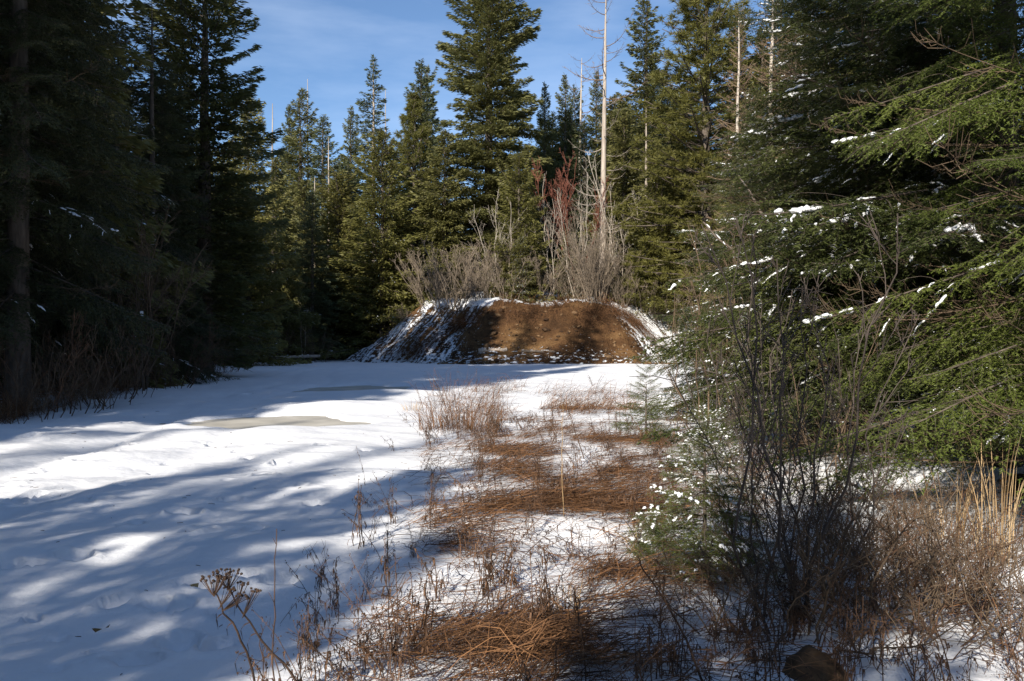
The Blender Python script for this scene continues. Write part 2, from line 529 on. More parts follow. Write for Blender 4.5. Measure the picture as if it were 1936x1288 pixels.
def ground_h(x, y):
    x = np.asarray(x, float); y = np.asarray(y, float)
    near = sstep(75, 45, np.abs(y)) * sstep(60, 30, np.abs(x))
    z = 0.20 * (fbm(x * 0.16 + 3, y * 0.30, 5, 3) - 0.5) * near
    z = z + 0.17 * (fbm(x * 0.5, y * 0.8, 9, 3) - 0.5) * near
    z = z + 0.045 * (fbm(x * 1.3 + .4 * y, y * 1.6, 15, 3) - 0.5) * near
    z = z - 0.05 * np.exp(-((x + 3.6 + .12 * y + .5 * np.sin(y * .35)) / .28) ** 2) * near - 0.05 * np.exp(-((x + 5.2 + .12 * y + .5 * np.sin(y * .35)) / .28) ** 2) * near
    z = z + 0.05 * (fbm(x * 1.7, y * 2.0, 12, 2) - 0.5) * sstep(-1.6, 0.2, x + 0.07 * y) * near
    for hx, hy, rx, ry, hh in HUMP:
        z = z + hh * np.exp(-((x - hx) / rx) ** 2 - ((y - hy) / ry) ** 2)
    for pxx, pyy, rx, ry in PUD:
        wob = 0.8 * (fbm(x * 0.9, y * 1.1, 31, 4) - 0.5)
        q = np.sqrt(((x - pxx) / rx) ** 2 + ((y - pyy) / ry) ** 2) + wob
        k = sstep(1.18, 0.86, q)
        z = z * (1 - k) + (-0.13) * k
    FN = vn(x * 11, y * 11, 55)
    for k, (fx, fy, r) in enumerate(FOOTW):
        r = r * .80
        ca, sa = math.cos(k * 1.7), math.sin(k * 1.7)
        ux, uy = (x - fx) * ca + (y - fy) * sa, (y - fy) * ca - (x - fx) * sa
        d2 = ((ux / (.62 + .25 * sstep(-.6, .6, uy / r))) ** 2 + (uy * 0.78) ** 2) / (r * r) + .35 * (FN - .5)
        z = z - 0.75 * r * np.exp(-d2 ** 5 * 1.2) * (.6 + .8 * FN) + 0.34 * r * np.exp(-(np.sqrt(d2) - 1.25) ** 2 * 14) * FN
    e = edge_x(y)
    forest = sstep(0.6, -2.5, x - e) * sstep(62, 55, y)
    z = z + forest * (0.25 + 0.35 * (fbm(x * 0.5, y * 0.5, 41, 3) - 0.4))
    rt = sstep(2.5, 7, x - 0.04 * y) * sstep(55, 40, y) * sstep(-2, 3, y)
    z = z + rt * (0.10 + 0.25 * (fbm(x * 0.6, y * 0.6, 47, 3) - 0.4))
    # the little cut ditch in the verge
    wob = 1.1 * (fbm(x * 0.9, y * 0.6, 52, 3) - 0.5)
    q = sstep(0.75, 0.0, np.abs(y - 20.4 - 0.10 * x + wob)) * sstep(0.1, 1.4, x) * sstep(4.8, 2.8, x)
    z = z - 0.20 * q
    q = np.exp(-((y - 21.5 - 0.10 * x + wob) / 0.7) ** 2) * sstep(0.0, 1.2, x) * sstep(5.2, 3.2, x)
    z = z + 0.12 * q
    return z


BPOLY = np.array([(-13.0, 63.5), (-3.4, 56.4), (1.0, 55.6), (8.6, 56.0), (13.5, 60.5), (22, 66), (48, 72), (90, 90), (90, 260), (-14, 260), (-7, 120), (-4.5, 95), (-7.5, 77)])


def poly_sd(x, y):
    """signed distance (inside > 0) and the arc position of the nearest edge point"""
    best = np.full(x.shape, 1e9); arc = np.zeros(x.shape); inside = np.zeros(x.shape, bool)
    s0 = 0.0
    n = len(BPOLY)
    for i in range(n):
        ax, ay = BPOLY[i]; bx, by = BPOLY[(i + 1) % n]
        ex, ey = bx - ax, by - ay
        ll = math.hypot(ex, ey)
        t = np.clip(((x - ax) * ex + (y - ay) * ey) / (ll * ll), 0, 1)
        d = np.hypot(x - ax - t * ex, y - ay - t * ey)
        m = d < best
        best = np.where(m, d, best); arc = np.where(m, s0 + t * ll, arc)
        c = ((ay > y) != (by > y)) & (x < (bx - ax) * (y - ay) / (by - ay + 1e-12) + ax)
        inside ^= c
        s0 += ll
    return np.where(inside, best, -best), arc


def bank_h(x, y):
    x = np.asarray(x, float); y = np.asarray(y, float)
    d, arc = poly_sd(x, y)
    d = d + 1.5 * (fbm(x * 0.28, y * 0.28, 60, 4) - 0.5)
    top = 4.55 - 0.055 * np.clip(x, -8, 14) + 0.10 * np.clip(y - 63, 0, 40) + 1.5 * (fbm(x * 0.33, y * 0.33, 66, 5) - 0.5)
    slope = 0.92 + 0.14 * (fbm(arc * 0.5, d * 0.1, 63, 2) - 0.5)
    z = d * slope
    k = 0.7
    hh = np.clip(0.5 + 0.5 * (top - z) / k, 0, 1)
    z = top * (1 - hh) + z * hh - k * hh * (1 - hh)
    z = z + 0.40 * (fbm(arc * 0.8, d * 0.35, 71, 4) - 0.5) * sstep(0, 1.0, d)
    z = z + 0.24 * (fbm(x * 1.3, y * 1.3, 73, 4) - 0.5)
    return np.where(d < -1.2, -1.5, np.maximum(z, -1.2)), d, arc


def gz(x, y):
    a = float(ground_h(np.array([x]), np.array([y]))[0])
    if y > 54:
        b = float(bank_h(np.array([x]), np.array([y]))[0][0])
        return max(a, b)
    return a


def steps(*spec):
    o = []
    for a, b, st in spec:
        n = max(1, int(round((b - a) / st)))
        o.append(np.linspace(a, b, n, endpoint=False))
    o.append(np.array([spec[-1][1]]))
    return np.concatenate(o)


def grid_mesh(name, xs, ys, Z, tint, mats):
    X, Y = np.meshgrid(xs, ys)
    ny, nx = X.shape
    b = MB()
    i = np.arange(ny - 1)[:, None] * nx + np.arange(nx - 1)[None, :]
    F = np.stack([i, i + 1, i + nx + 1, i + nx], -1).reshape(-1, 4)
    b.add(np.stack([X, Y, Z], -1), F, 0, tint.reshape(-1), True)
    return b.mesh(name, mats)


xs = steps((-2500, -400, 300), (-400, -60, 34), (-60, -20, 1.6), (-20, -9, 0.2), (-9, -5.5, 0.06), (-5.5, 2.2, 0.036), (2.2, 9, 0.14), (9, 22, 0.4), (22, 60, 1.6), (60, 400, 34), (400, 2500, 300))
ys = steps((-2500, -400, 300), (-400, -60, 34), (-60, 2.0, 1.6), (2.0, 3.2, 0.2), (3.2, 8.5, 0.036), (8.5, 13, 0.06), (13, 22, 0.11), (22, 36, 0.16), (36, 66, 0.3), (66, 130, 2), (130, 400, 27), (400, 2500, 300))
GX, GY = np.meshgrid(xs, ys)
GZ = ground_h(GX, GY)
e = edge_x(GY)
bare = np.zeros_like(GX) + 0.15
forest = sstep(0.7, -1.2, GX - e + 1.6 * (fbm(GX * 0.5, GY * 0.5, 81, 3) - 0.5)) * sstep(90, 62, GY)
bare = bare + forest * (0.95 - 0.75 * sstep(0.52, 0.66, fbm(GX * 0.35, GY * 0.35, 84, 3)))
verge = sstep(-1.0, 0.8, GX + 0.075 * GY - 0.4 + 1.2 * (fbm(GX * 0.7, GY * 0.5, 86, 3) - 0.5)) * sstep(34, 22, GY)
bare = bare + verge * 0.62 * sstep(0.45, 0.62, fbm(GX * 0.9, GY * 0.75, 88, 3))
rw = sstep(3.2, 6.5, GX - 0.10 * GY) * sstep(60, 40, GY)
bare = bare + rw * 0.85 * sstep(0.30, 0.55, fbm(GX * 0.5, GY * 0.5, 90, 3))
dq = sstep(0.7, 0.05, np.abs(GY - 20.75 - 0.10 * GX + 1.1 * (fbm(GX * 0.9, GY * 0.6, 52, 3) - 0.5))) * sstep(0.2, 1.2, GX) * sstep(4.8, 3.0, GX) * (.7 + .6 * fbm(GX * 2, GY * 2, 53, 2))
bare = np.maximum(bare, dq * 0.95)
far = sstep(62, 75, GY)
bare = bare + far * 0.6
g = link('snowy_ground', grid_mesh('snowy_ground', xs, ys, GZ, bare, [ground_material()]))
g['kind'] = 'structure'
ICE = ice_material()
for pxx, pyy, rx, ry in PUD:
    b = MB()
    an = np.arange(40) * 2 * math.pi / 40
    ring = np.stack([np.cos(an) * rx * 1.35, np.sin(an) * ry * 1.35, np.zeros(40)], -1)
    b.add(np.concatenate([ring, ring + [0, 0, -0.03]]), [list(range(40)), list(range(79, 39, -1))], 0, 0.5)
    o = link('frozen_puddle', b.mesh('frozen_puddle', [ICE]), None, (pxx, pyy, -0.055))
    o['kind'] = 'structure'

bx = steps((-20, 16, 0.16), (16, 50, 0.9), (50, 95, 6))
by = steps((53, 67, 0.16), (67, 80, 0.7), (80, 130, 3), (130, 260, 20))
BX, BY = np.meshgrid(bx, by)
BZ, BD, BA = bank_h(BX, BY)
BZ = np.where(BD < -0.8, -0.9, BZ)
me = grid_mesh('earth_bank', bx, by, BZ, np.zeros_like(BX), [bank_material()])
amt = 0.20 + 0.0 * BX
left = sstep(12.8, 9.6, BA + 1.6 * (fbm(BA * 0.6, BD * 0.6, 93, 3) - 0.5)) * (BA < 40)
amt = amt + 0.26 * left
rightf = sstep(24.5, 27.0, BA) * (BA < 60)
amt = amt + 0.34 * rightf
foot = sstep(1.5, 0.2, BD)
dots = .01 + .105 * foot + .05 * sstep(3.4, 1.0, BD) + .05 * (fbm(BX * .4, BY * .4, 95, 3) - .5) + .04 * left
toplip = sstep(4.4, 5.4, BD)
amt = amt + toplip * (0.30 - 0.25 * sstep(4.0, 14.0, BY - 60))
amt = amt - 0.14 * sstep(1.5, 3.5, BD) * (1 - toplip) * (1 - left) * (1 - rightf)
back = (BA > 150)
amt = np.where(back & (BY < 90), 0.75, amt)
at1 = me.attributes.new('snow_amount', 'FLOAT', 'POINT')
at1.data.foreach_set('value', amt.reshape(-1).astype(np.float32))
at3 = me.attributes.new('snow_dots', 'FLOAT', 'POINT')
at3.data.foreach_set('value', dots.reshape(-1).astype(np.float32))
at2 = me.attributes.new('fall_line', 'FLOAT_VECTOR', 'POINT')
at2.data.foreach_set('vector', np.stack([BA, BD, 0 * BA], -1).reshape(-1).astype(np.float32))
o = link('earth_bank', me)
o['kind'] = 'structure'


# ------------------------------------------------------------------ conifers seen from afar: one crown mesh and one trunk mesh per kind
def trunk_mesh(rng, name, H, r0, mat, wob=0.01, tip=0.02, k=8):
    b = MB()
    n = 14
    t = np.linspace(0, 1, n)
    P = np.stack([np.cumsum(rng.normal(0, wob * H / n, n)), np.cumsum(rng.normal(0, wob * H / n, n)), t * H - 0.25], -1)
    P[0, :2] = 0
    r = r0 * ((1 - t) ** 0.8) + tip
    r[0] *= 1.25
    b.tubes(P, r[None], k, 0, 0.5)
    return b.mesh(name, [M[mat]])


def fir_crown(seed, H, R, base=0.06, n_br=320, prof='cone', e_top=45, e_bot=-8, droop=0.30, tip=0.12, spray=0.36, dens=1.0, mat='fir', snow=0.0, hang=0.12, wmul=1.0):
    rng = np.random.default_rng(seed)
    b = MB()
    ph = rng.uniform(0, 6.28, 8)
    T = base + (1 - base) * (np.arange(n_br) + rng.uniform(0, 1, n_br)) / n_br
    br_P = []; br_r = []
    for i in range(n_br):
        t = T[i]
        a = i * 2.4 + rng.normal(0, 0.5)
        q = (1 - t) / (1 - base)
        if prof == 'cone':
            Lb = 1.1 * R * q ** 0.56
        elif prof == 'column':
            Lb = 1.1 * R * min(1, q / 0.42) ** 0.6 * (0.8 + 0.2 * q)
        else:
            Lb = R * min(1, q / 0.22) ** 0.62 * (0.82 + 0.18 * q)
        Lb *= rng.uniform(0.62, 1.15) * (0.86 + 0.22 * math.sin(a + ph[0] + t * 11) * math.sin(t * 23 + ph[1]))
        low = (t - base) / (1 - base)
        if rng.uniform() < 0.10:
            Lb *= 0.6
        Lb = max(Lb, 0.22)
        e = RAD(e_bot + (e_top - e_bot) * low ** 1.4 + rng.normal(0, 11))
        f = np.array([math.cos(a), math.sin(a), 0]); sd = np.array([-math.sin(a), math.cos(a), 0])
        o = np.array([0, 0, t * H])
        dr = droop * (1.15 - low)

        def curve(s):
            return Lb * (math.tan(e) * s - dr * s * s + tip * s ** 3)
        ss = np.array([0, .5, 1.0])
        br_P.append(o + f * (Lb * ss)[:, None] + np.array([0, 0, 1.0]) * curve(ss)[:, None])
        br_r.append(0.012 + Lb * 0.009 * (1 - ss * 0.9))
        n = int(dens * 1.25 * (Lb * Lb * 15 + Lb * 18 + 6))
        s = rng.uniform(0.04, 1, n) ** 0.62
        wm = wmul * Lb * 0.42 * np.minimum(1, s * 2.6) * (1 - s) ** 0.6 + 0.10
        u = rng.uniform(-1, 1, n)
        wv = u * wm
        pos = o + f * (Lb * s)[:, None] + sd * wv[:, None]
        pos[:, 2] += curve(s) - np.abs(wv) * (0.22 + hang) + rng.normal(0, 0.05 + 0.02 * Lb, n)
        d = f * rng.uniform(0.5, 1.0, n)[:, None] + sd * (np.sign(u) * rng.uniform(0.2, 1.0, n) * (1 - s * 0.6))[:, None] + np.array([0, 0, 1.0]) * (rng.normal(0, 0.28, n) - hang + 0.12 * low)[:, None]
        d = unit(d)
        S = unit(np.cross(d, unit(rng.normal(0, 0.9, (n, 3)) + [0, 0, 1.0])))
        ln = spray * rng.uniform(0.55, 1.15, n) * (0.75 + 0.25 * min(1, Lb))
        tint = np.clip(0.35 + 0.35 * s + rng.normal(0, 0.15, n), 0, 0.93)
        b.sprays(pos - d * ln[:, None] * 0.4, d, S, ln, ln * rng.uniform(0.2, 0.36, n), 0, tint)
        if snow > 0:
            kk = rng.uniform(0, 1, n) < snow * (0.4 + 1.2 * rng.uniform())
            if kk.any():
                p2 = pos[kk].copy(); p2[:, 2] += 0.035
                d2 = d[kk] * [1, 1, 0.4]
                d2 = unit(d2)
                S2 = unit(np.cross(d2, [0, 0, 1.0]))
                b.sprays(p2 - d2 * 0.08, d2, S2, ln[kk] * 0.9, ln[kk] * 0.3, 2, 0.5)
    b.tubes(np.array(br_P), np.array(br_r), 3, 1, 0.4)
    # leader
    n = 40
    zz = rng.uniform(0.93, 1.012, n) * H
    a = rng.uniform(0, 6.28, n)
    d = unit(np.stack([np.cos(a), np.sin(a), np.full(n, 1.1)], -1))
    b.sprays(np.stack([0 * zz, 0 * zz, zz - 0.15], -1), d, unit(np.cross(d, [0.3, 0.2, 1.0])), 0.38, 0.09, 0, 0.5)
    return b.mesh('crown', [M[mat], M['bark'], M['snow']])


def pine_crown(seed, H, R, base=0.2, n_br=130, mat='pine'):
    rng = np.random.default_rng(seed)
    b = MB()
    bp = []; brr = []
    for i in range(n_br):
        t = base + (1 - base) * (i + rng.uniform()) / n_br
        a = i * 2.4 + rng.normal(0, .6)
        q = (1 - t) / (1 - base)
        Lb = R * (1 - (1 - min(1, q * 1.2)) ** 2) * rng.uniform(.55, 1.1) + 0.25
        e = RAD(8 + 45 * (1 - q) + rng.normal(0, 8))
        f = np.array([math.cos(a), math.sin(a), 0]); sd = np.array([-math.sin(a), math.cos(a), 0])
        o = np.array([0, 0, t * H])
        ss = np.array([0, .4, .75, 1.0])
        cz = Lb * (math.tan(e) * ss - 0.35 * ss ** 2 + 0.22 * ss ** 3)
        P = o + f * (Lb * ss)[:, None]; P[:, 2] += cz
        bp.append(P); brr.append(0.015 + 0.013 * Lb * (1 - ss * .85))
        nt_ = int(4 + Lb * 4)
        s = rng.uniform(0.35, 1.02, nt_)
        wv = rng.normal(0, 1, nt_) * 0.22 * Lb * (1.15 - s)
        c = o + f * (Lb * s)[:, None] + sd * wv[:, None]
        c[:, 2] += Lb * (math.tan(e) * s - 0.35 * s ** 2 + 0.22 * s ** 3) + rng.normal(0.05, 0.1, nt_)
        nn = 26
        ctr = np.repeat(c, nn, 0)
        d = rng.normal(0, 1, (nt_ * nn, 3)) + f * 0.5 + np.array([0, 0, 0.55])
        d = unit(d)
        S = unit(np.cross(d, rng.normal(0, 1, (nt_ * nn, 3))))
        b.needles(ctr + d * 0.03, d, S, rng.uniform(0.18, 0.34, nt_ * nn), 0.035, 0, np.clip(rng.normal(.5, .2, nt_ * nn), 0, .93))
    b.tubes(np.array(bp), np.array(brr), 4, 1, .5)
    return b.mesh('crown', [M[mat], M['bark']])


def bare_crown(seed, H, R, base=0.1, n_br=150, mat='larch', prof=0.8, sub=10, arch=0.25, thick=0.012, minr=0.006, e0=-5):
    """leafless conifer or sapling crown: limbs with side twigs"""
    rng = np.random.default_rng(seed)
    b = MB()
    P1 = []; r1 = []; P2 = []; r2 = []
    for i in range(n_br):
        t = base + (1 - base) * (i + rng.uniform()) / n_br
        a = i * 2.4 + rng.normal(0, .6)
        q = (1 - t) / (1 - base)
        Lb = R * q ** prof * rng.uniform(.35, 1.1) + 0.2
        e = RAD(e0 + 45 * (1 - q) ** 1.3 + rng.normal(0, 9))
        f = np.array([math.cos(a), math.sin(a), 0]); sd = np.array([-math.sin(a), math.cos(a), 0])
        o = np.array([0, 0, t * H])
        ss = np.linspace(0, 1, 5)
        P = o + f * (Lb * ss)[:, None] + sd * (rng.normal(0, .05) * Lb * ss ** 2)[:, None]
        P[:, 2] += Lb * (math.tan(e) * ss - arch * ss + arch * 1.3 * ss ** 2.2)
        P1.append(P); r1.append(minr + thick * Lb * .6 * (1 - ss))
        for k in range(int(sub * min(1.5, Lb))):
            s = rng.uniform(.2, 1)
            j = min(3, int(s * 4)); fr = s * 4 - j
            p = P[j] * (1 - fr) + P[j + 1] * fr
            l = rng.uniform(.15, .45) * (0.4 + Lb * .4) * (1.1 - s * .6)
            d = unit(f * rng.uniform(.3, 1) + sd * rng.choice([-1, 1]) * rng.uniform(.4, 1) + np.array([0, 0, rng.normal(.1, .4)]))
            P2.append(np.stack([p, p + d * l * .5 + rng.normal(0, .02, 3), p + d * l + np.array([0, 0, rng.normal(0, .05)])]))
            r2.append([minr * .9, minr * .75, minr * .45])
    b.tubes(np.array(P1), np.array(r1), 3, 0, rng.uniform(.2, .8, len(P1)))
    if P2:
        b.tubes(np.array(P2), np.array(r2), 3, 0, rng.uniform(.2, .8, len(P2)))
    return b.mesh('crown', [M[mat]])


R0 = np.random.default_rng(7)
KIND = {}


def kind(key, H, trunk, crown):
    KIND[key] = (H, trunk, crown)


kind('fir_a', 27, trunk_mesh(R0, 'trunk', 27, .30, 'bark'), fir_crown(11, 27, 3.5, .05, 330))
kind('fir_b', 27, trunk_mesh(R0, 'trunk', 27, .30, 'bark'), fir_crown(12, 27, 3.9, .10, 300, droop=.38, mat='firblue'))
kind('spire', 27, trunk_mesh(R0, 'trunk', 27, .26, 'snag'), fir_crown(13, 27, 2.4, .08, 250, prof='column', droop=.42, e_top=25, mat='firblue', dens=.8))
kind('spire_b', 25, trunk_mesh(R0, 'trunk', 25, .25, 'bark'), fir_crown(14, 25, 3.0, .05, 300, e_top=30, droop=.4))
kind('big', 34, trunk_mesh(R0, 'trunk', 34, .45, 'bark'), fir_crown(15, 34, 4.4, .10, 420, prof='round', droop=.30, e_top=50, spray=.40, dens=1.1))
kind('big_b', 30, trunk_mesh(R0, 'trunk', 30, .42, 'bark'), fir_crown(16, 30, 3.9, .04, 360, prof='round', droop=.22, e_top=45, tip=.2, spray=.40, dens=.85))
kind('high', 30, trunk_mesh(R0, 'trunk', 30, .32, 'bark'), fir_crown(25, 30, 2.6, .60, 150, e_bot=5, dens=.9))  # unseen shade caster: crown kept high to darken only the upper right boughs
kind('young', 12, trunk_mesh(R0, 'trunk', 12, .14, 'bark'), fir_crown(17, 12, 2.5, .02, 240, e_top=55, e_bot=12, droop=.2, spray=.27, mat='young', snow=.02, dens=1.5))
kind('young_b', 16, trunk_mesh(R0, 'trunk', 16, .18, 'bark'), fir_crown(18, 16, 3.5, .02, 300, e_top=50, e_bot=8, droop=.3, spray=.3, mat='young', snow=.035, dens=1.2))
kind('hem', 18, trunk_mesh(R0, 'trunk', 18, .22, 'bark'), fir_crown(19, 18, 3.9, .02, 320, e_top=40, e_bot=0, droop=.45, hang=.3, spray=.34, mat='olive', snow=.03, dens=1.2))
kind('snowy', 6, trunk_mesh(R0, 'trunk', 6, .09, 'bark'), fir_crown(20, 6, 1.5, .03, 150, e_top=45, e_bot=0, droop=.3, spray=.2, mat='olive', snow=.42, dens=3.0))
kind('pine', 24, trunk_mesh(R0, 'trunk', 24, .28, 'bark'), pine_crown(21, 24, 3.0, .15, 300))
kind('pine_b', 20, trunk_mesh(R0, 'trunk', 20, .24, 'bark'), pine_crown(22, 20, 2.6, .05, 260))
kind('larch', 20, trunk_mesh(R0, 'trunk', 20, .16, 'pale', .02), bare_crown(23, 20, 2.8, .08, 260, sub=15, minr=.011))
kind('larch_b', 16, trunk_mesh(R0, 'trunk', 16, .13, 'bark', .02), bare_crown(24, 16, 2.6, .05, 240, sub=15, minr=.010))


def tree(key, x, y, H, label, group=None, cat='tree', wide=1.0, name='fir_tree', rot=None, z=None, lean=0.0):
    h0, tm, cm = KIND[key]
    s = H / h0
    t = thing(name, label, cat, (x, y, gz(x, y) if z is None else z), random.uniform(0, 6.28) if rot is None else rot, group)
    t.scale = (s * wide, s * wide, s)
    if lean:
        t.rotation_euler = (0, lean, 0)
    link('trunk', tm, t)
    link('crown', cm, t)
    return t


def by_top(key, px, top, d, label, **kw):
    """a tree whose top shows at photo pixel (px, top) and which stands at depth d"""
    x, y, zt = at(px, top, d)
    return tree(key, x, y, zt - gz(x, y), label, **kw)


random.seed(5)
# trees one can name
by_top('big', 925, -75, 72, 'tallest broad dark fir in the middle, rising behind the top of the brown bank', rot=.4, wide=1.4)
by_top('big_b', 385, -110, 37, 'tall sunlit fir with ragged right edge against the sky, left of the sky gap', rot=2.0, wide=1.4)
by_top('spire', 706, 112, 84, 'slender tall fir standing alone in the sky gap with a pale bare trunk showing', wide=1.2, rot=.5)
by_top('fir_a', 664, 205, 92, 'shorter fir just left of the slender tall fir in the sky gap', wide=.9)
by_top('fir_a', 571, 172, 82, 'dark fir with uneven top, highest of the clump left of the sky gap', wide=1.3)
by_top('fir_b', 546, 205, 86, 'dark fir peeping out left of the uneven topped fir', wide=.8)
by_top('fir_b', 611, 222, 80, 'dark round topped fir at the left edge of the sky gap', wide=1.25)
by_top('fir_b', 796, 120, 88, 'dark narrow fir top behind the pine, just left of the tallest fir', wide=1.2)
by_top('spire_b', 808, 128, 92, 'second narrow fir top touching the one behind the pine', wide=.8)
by_top('pine_b', 782, 185, 74, 'olive pine with long upright needle tufts left of the tallest fir', name='pine_tree', wide=1.15)
by_top('young_b', 722, 255, 68, 'yellow green young fir with snow dashes on its branch tips, left end of the bank', wide=1.3)
by_top('hem', 840, 250, 69, 'olive fir with low skirts at the left shoulder of the brown bank', wide=1.3)
by_top('young_b', 640, 330, 74, 'mid green fir with full skirts behind the left foot of the bank', wide=1.5)
by_top('young_b', 470, 190, 54, 'olive green fir in the sun between the ragged fir and the dark clump', wide=.9)
by_top('hem', 520, 300, 62, 'olive fir with drooping boughs in front of the dark clump', wide=1.0)
by_top('fir_b', 590, 360, 66, 'dark low fir in front of the clump left of the sky gap', wide=1.3)
by_top('spire_b', 1068, 142, 88, 'dark slim fir spire between the tallest fir and the white barked snag')
by_top('fir_b', 1086, 165, 92, 'dull fir behind the dark slim spire', wide=.9)
by_top('fir_a', 1128, 138, 90, 'greyish fir right behind the tall pale snag', wide=.9)
by_top('fir_a', 1030, 160, 84, 'olive brown fir tucked against the right flank of the tallest fir', wide=.9)
by_top('fir_a', 1218, -5, 78, 'tall pointed fir right of the pale snag with sky on both sides', wide=1.3)
by_top('pine', 1335, -60, 62, 'tall pine with open tufts at the top of the right hand forest', name='pine_tree', wide=1.6)
by_top('hem', 1300, 150, 68, 'broad olive fir below the tall pine on the right of the bank', wide=1.15)
by_top('hem', 1425, 170, 52, 'olive fir with snow flecks right below the tall pine', wide=.95)
by_top('young', 1240, 330, 64, 'smaller olive fir right of the pale snag behind the brush', wide=1.5)
by_top('young', 982, 300, 64.5, 'young yellow fir on top of the bank among pale saplings', wide=1.35)
by_top('snowy', 985, 448, 62.6, 'small snow dusted fir at the brink of the brown bank', wide=1.3)
by_top('snowy', 1075, 440, 65, 'low snow dusted fir behind the pale saplings on the bank', wide=1.2)
by_top('young', 868, 470, 64.5, 'low dark green fir in shade at the left brink of the bank', wide=1.2)

by_top('fir_a', 1440, 70, 62, 'greyish fir behind the bare larch at the top right', wide=1.3)
by_top('fir_b', 1510, 20, 56, 'fir seen through the twigs of the half hidden larch', wide=1.3)
by_top('hem', 1180, 215, 74, 'olive fir close behind the right side of the tall pale dead trunk', wide=1.2)
by_top('fir_b', 1105, 235, 80, 'dark fir low behind the white barked dead tree', wide=1.5)
by_top('fir_b', 650, 300, 96, 'dark fir low in the deepest notch of the sky gap', wide=1.5)
by_top('hem', 1160, 185, 84, 'olive fir top just right of the tall pale dead trunk', wide=1.2)
by_top('fir_b', 1262, 150, 82, 'dull fir filling the gap between the pointed fir and the pine', wide=1.2)
by_top('fir_a', 1392, 25, 70, 'dull fir right behind the tall pine with open tufts', wide=1.3)
by_top('fir_b', 1475, -20, 64, 'tall dull fir behind the bare larches at the top right', wide=1.3)
by_top('fir_a', 1540, -60, 50, 'tall fir rising behind the snowy boughs at the top right', wide=1.3)
by_top('fir_b', 1045, 215, 92, 'dark low fir right of the tallest fir under the patch of sky', wide=1.4)
# bare trees
by_top('larch', 1465, -60, 40, 'bare brown larch left of the snowy fir boughs at the top right', name='larch_tree', wide=1.2)
by_top('larch_b', 1500, 60, 34, 'bare twiggy larch half hidden behind the snowy fir boughs', name='larch_tree', wide=1.2)
by_top('larch', 1400, 20, 50, 'bare pale brown larch beside the tall pine', name='larch_tree', wide=1.0)
by_top('larch_b', 1420, 190, 30, 'low bare larch with wide twigs under the pine', name='larch_tree', wide=1.3)

# filler forest behind
HZT = 'dense dark firs standing in the depth of the forest behind the bank and road'
n = 0
while n < 62:
    x, y = random.uniform(-75, 95), random.uniform(84, 140)
    px = CX + x / y * FPX
    if px < 200 or px > 2000:
        continue
    Hm = random.uniform(15, 22)
    if px > 1150:
        Hm = random.uniform(18, 28)
    if px < 500:
        Hm = random.uniform(18, 26)
    tree(random.choice(['fir_a', 'fir_b', 'spire_b', 'hem', 'fir_b']), x, y, Hm, 'dark fir lost among its neighbours deep in the forest beyond the bank', 'firs deep in the forest beyond the bank', wide=random.uniform(1.3, 1.7))
    n += 1
# left wall of the forest
LEFT = [(-15.5, 28, 21, 'hem'), (-19, 33, 25, 'fir_b'), (-16.4, 41, 15, 'fir_b'), (-20, 47, 15, 'fir_a'), (-19.5, 52, 13, 'hem'), (-24, 58, 17, 'fir_a'), (-22.5, 67, 16, 'fir_b'), (-17.5, 70, 15, 'hem'),
        (-15, 76, 18, 'fir_b'), (-27, 40, 20, 'fir_a'), (-24, 30, 23, 'big_b'), (-20, 22, 24, 'fir_b'), (-16.5, 21.5, 18, 'fir_a'), (-14.6, 15.5, 19, 'fir_b'), (-18, 13, 22, 'fir_a'), (-31, 52, 21, 'big_b'),
        (-35, 66, 24, 'fir_b'), (-28, 76, 22, 'fir_a'), (-12, 84, 18, 'fir_b'), (-30, 20, 25, 'fir_b'), (-14.5, 34.5, 13, 'fir_b'), (-17.8, 37, 15, 'young_b'), (-20.5, 60, 11, 'fir_b'), (-10, 74, 12, 'hem')]
ORD = ['first', 'second', 'third', 'fourth', 'fifth', 'sixth', 'seventh', 'eighth', 'ninth', 'tenth', 'eleventh', 'twelfth', 'thirteenth', 'fourteenth', 'fifteenth', 'sixteenth', 'seventeenth', 'eighteenth', 'nineteenth', 'twentieth',
       'twenty first', 'twenty second', 'twenty third', 'twenty fourth', 'twenty fifth', 'twenty sixth', 'twenty seventh', 'twenty eighth', 'twenty ninth', 'thirtieth']
for i, (x, y, H, k) in enumerate(sorted(LEFT, key=lambda q: q[0] / q[1])):
    tree(k, x, y, H, ORD[i] + ' fir from the left picture edge in the shaded forest wall beside the road', 'shaded firs along the left side of the road', wide=random.uniform(1.0, 1.25))
# right forest
RIGHT = [(10.5, 22, 15, 'fir_b'), (13, 27, 18, 'hem'), (9.0, 31, 9, 'hem'), (16, 34, 20, 'fir_a'), (14, 41, 17, 'hem'), (20, 27, 20, 'fir_b'), (21, 45, 21, 'fir_b'), (12.5, 16.5, 15, 'fir_b'), (17, 19, 19, 'fir_a'),
         (25, 36, 22, 'fir_a'), (18, 58, 18, 'hem'), (24, 62, 22, 'fir_a'), (30, 55, 22, 'fir_b'), (10.8, 12.5, 14, 'fir_a'), (15, 12, 16, 'fir_b')]
for i, (x, y, H, k) in enumerate(sorted(RIGHT, key=lambda q: -q[0] / q[1])):
    tree(k, x, y, H, ORD[i] + ' fir from the right picture edge in the forest behind the snowy boughs', 'firs standing back in the forest on the right', wide=random.uniform(1.0, 1.25))
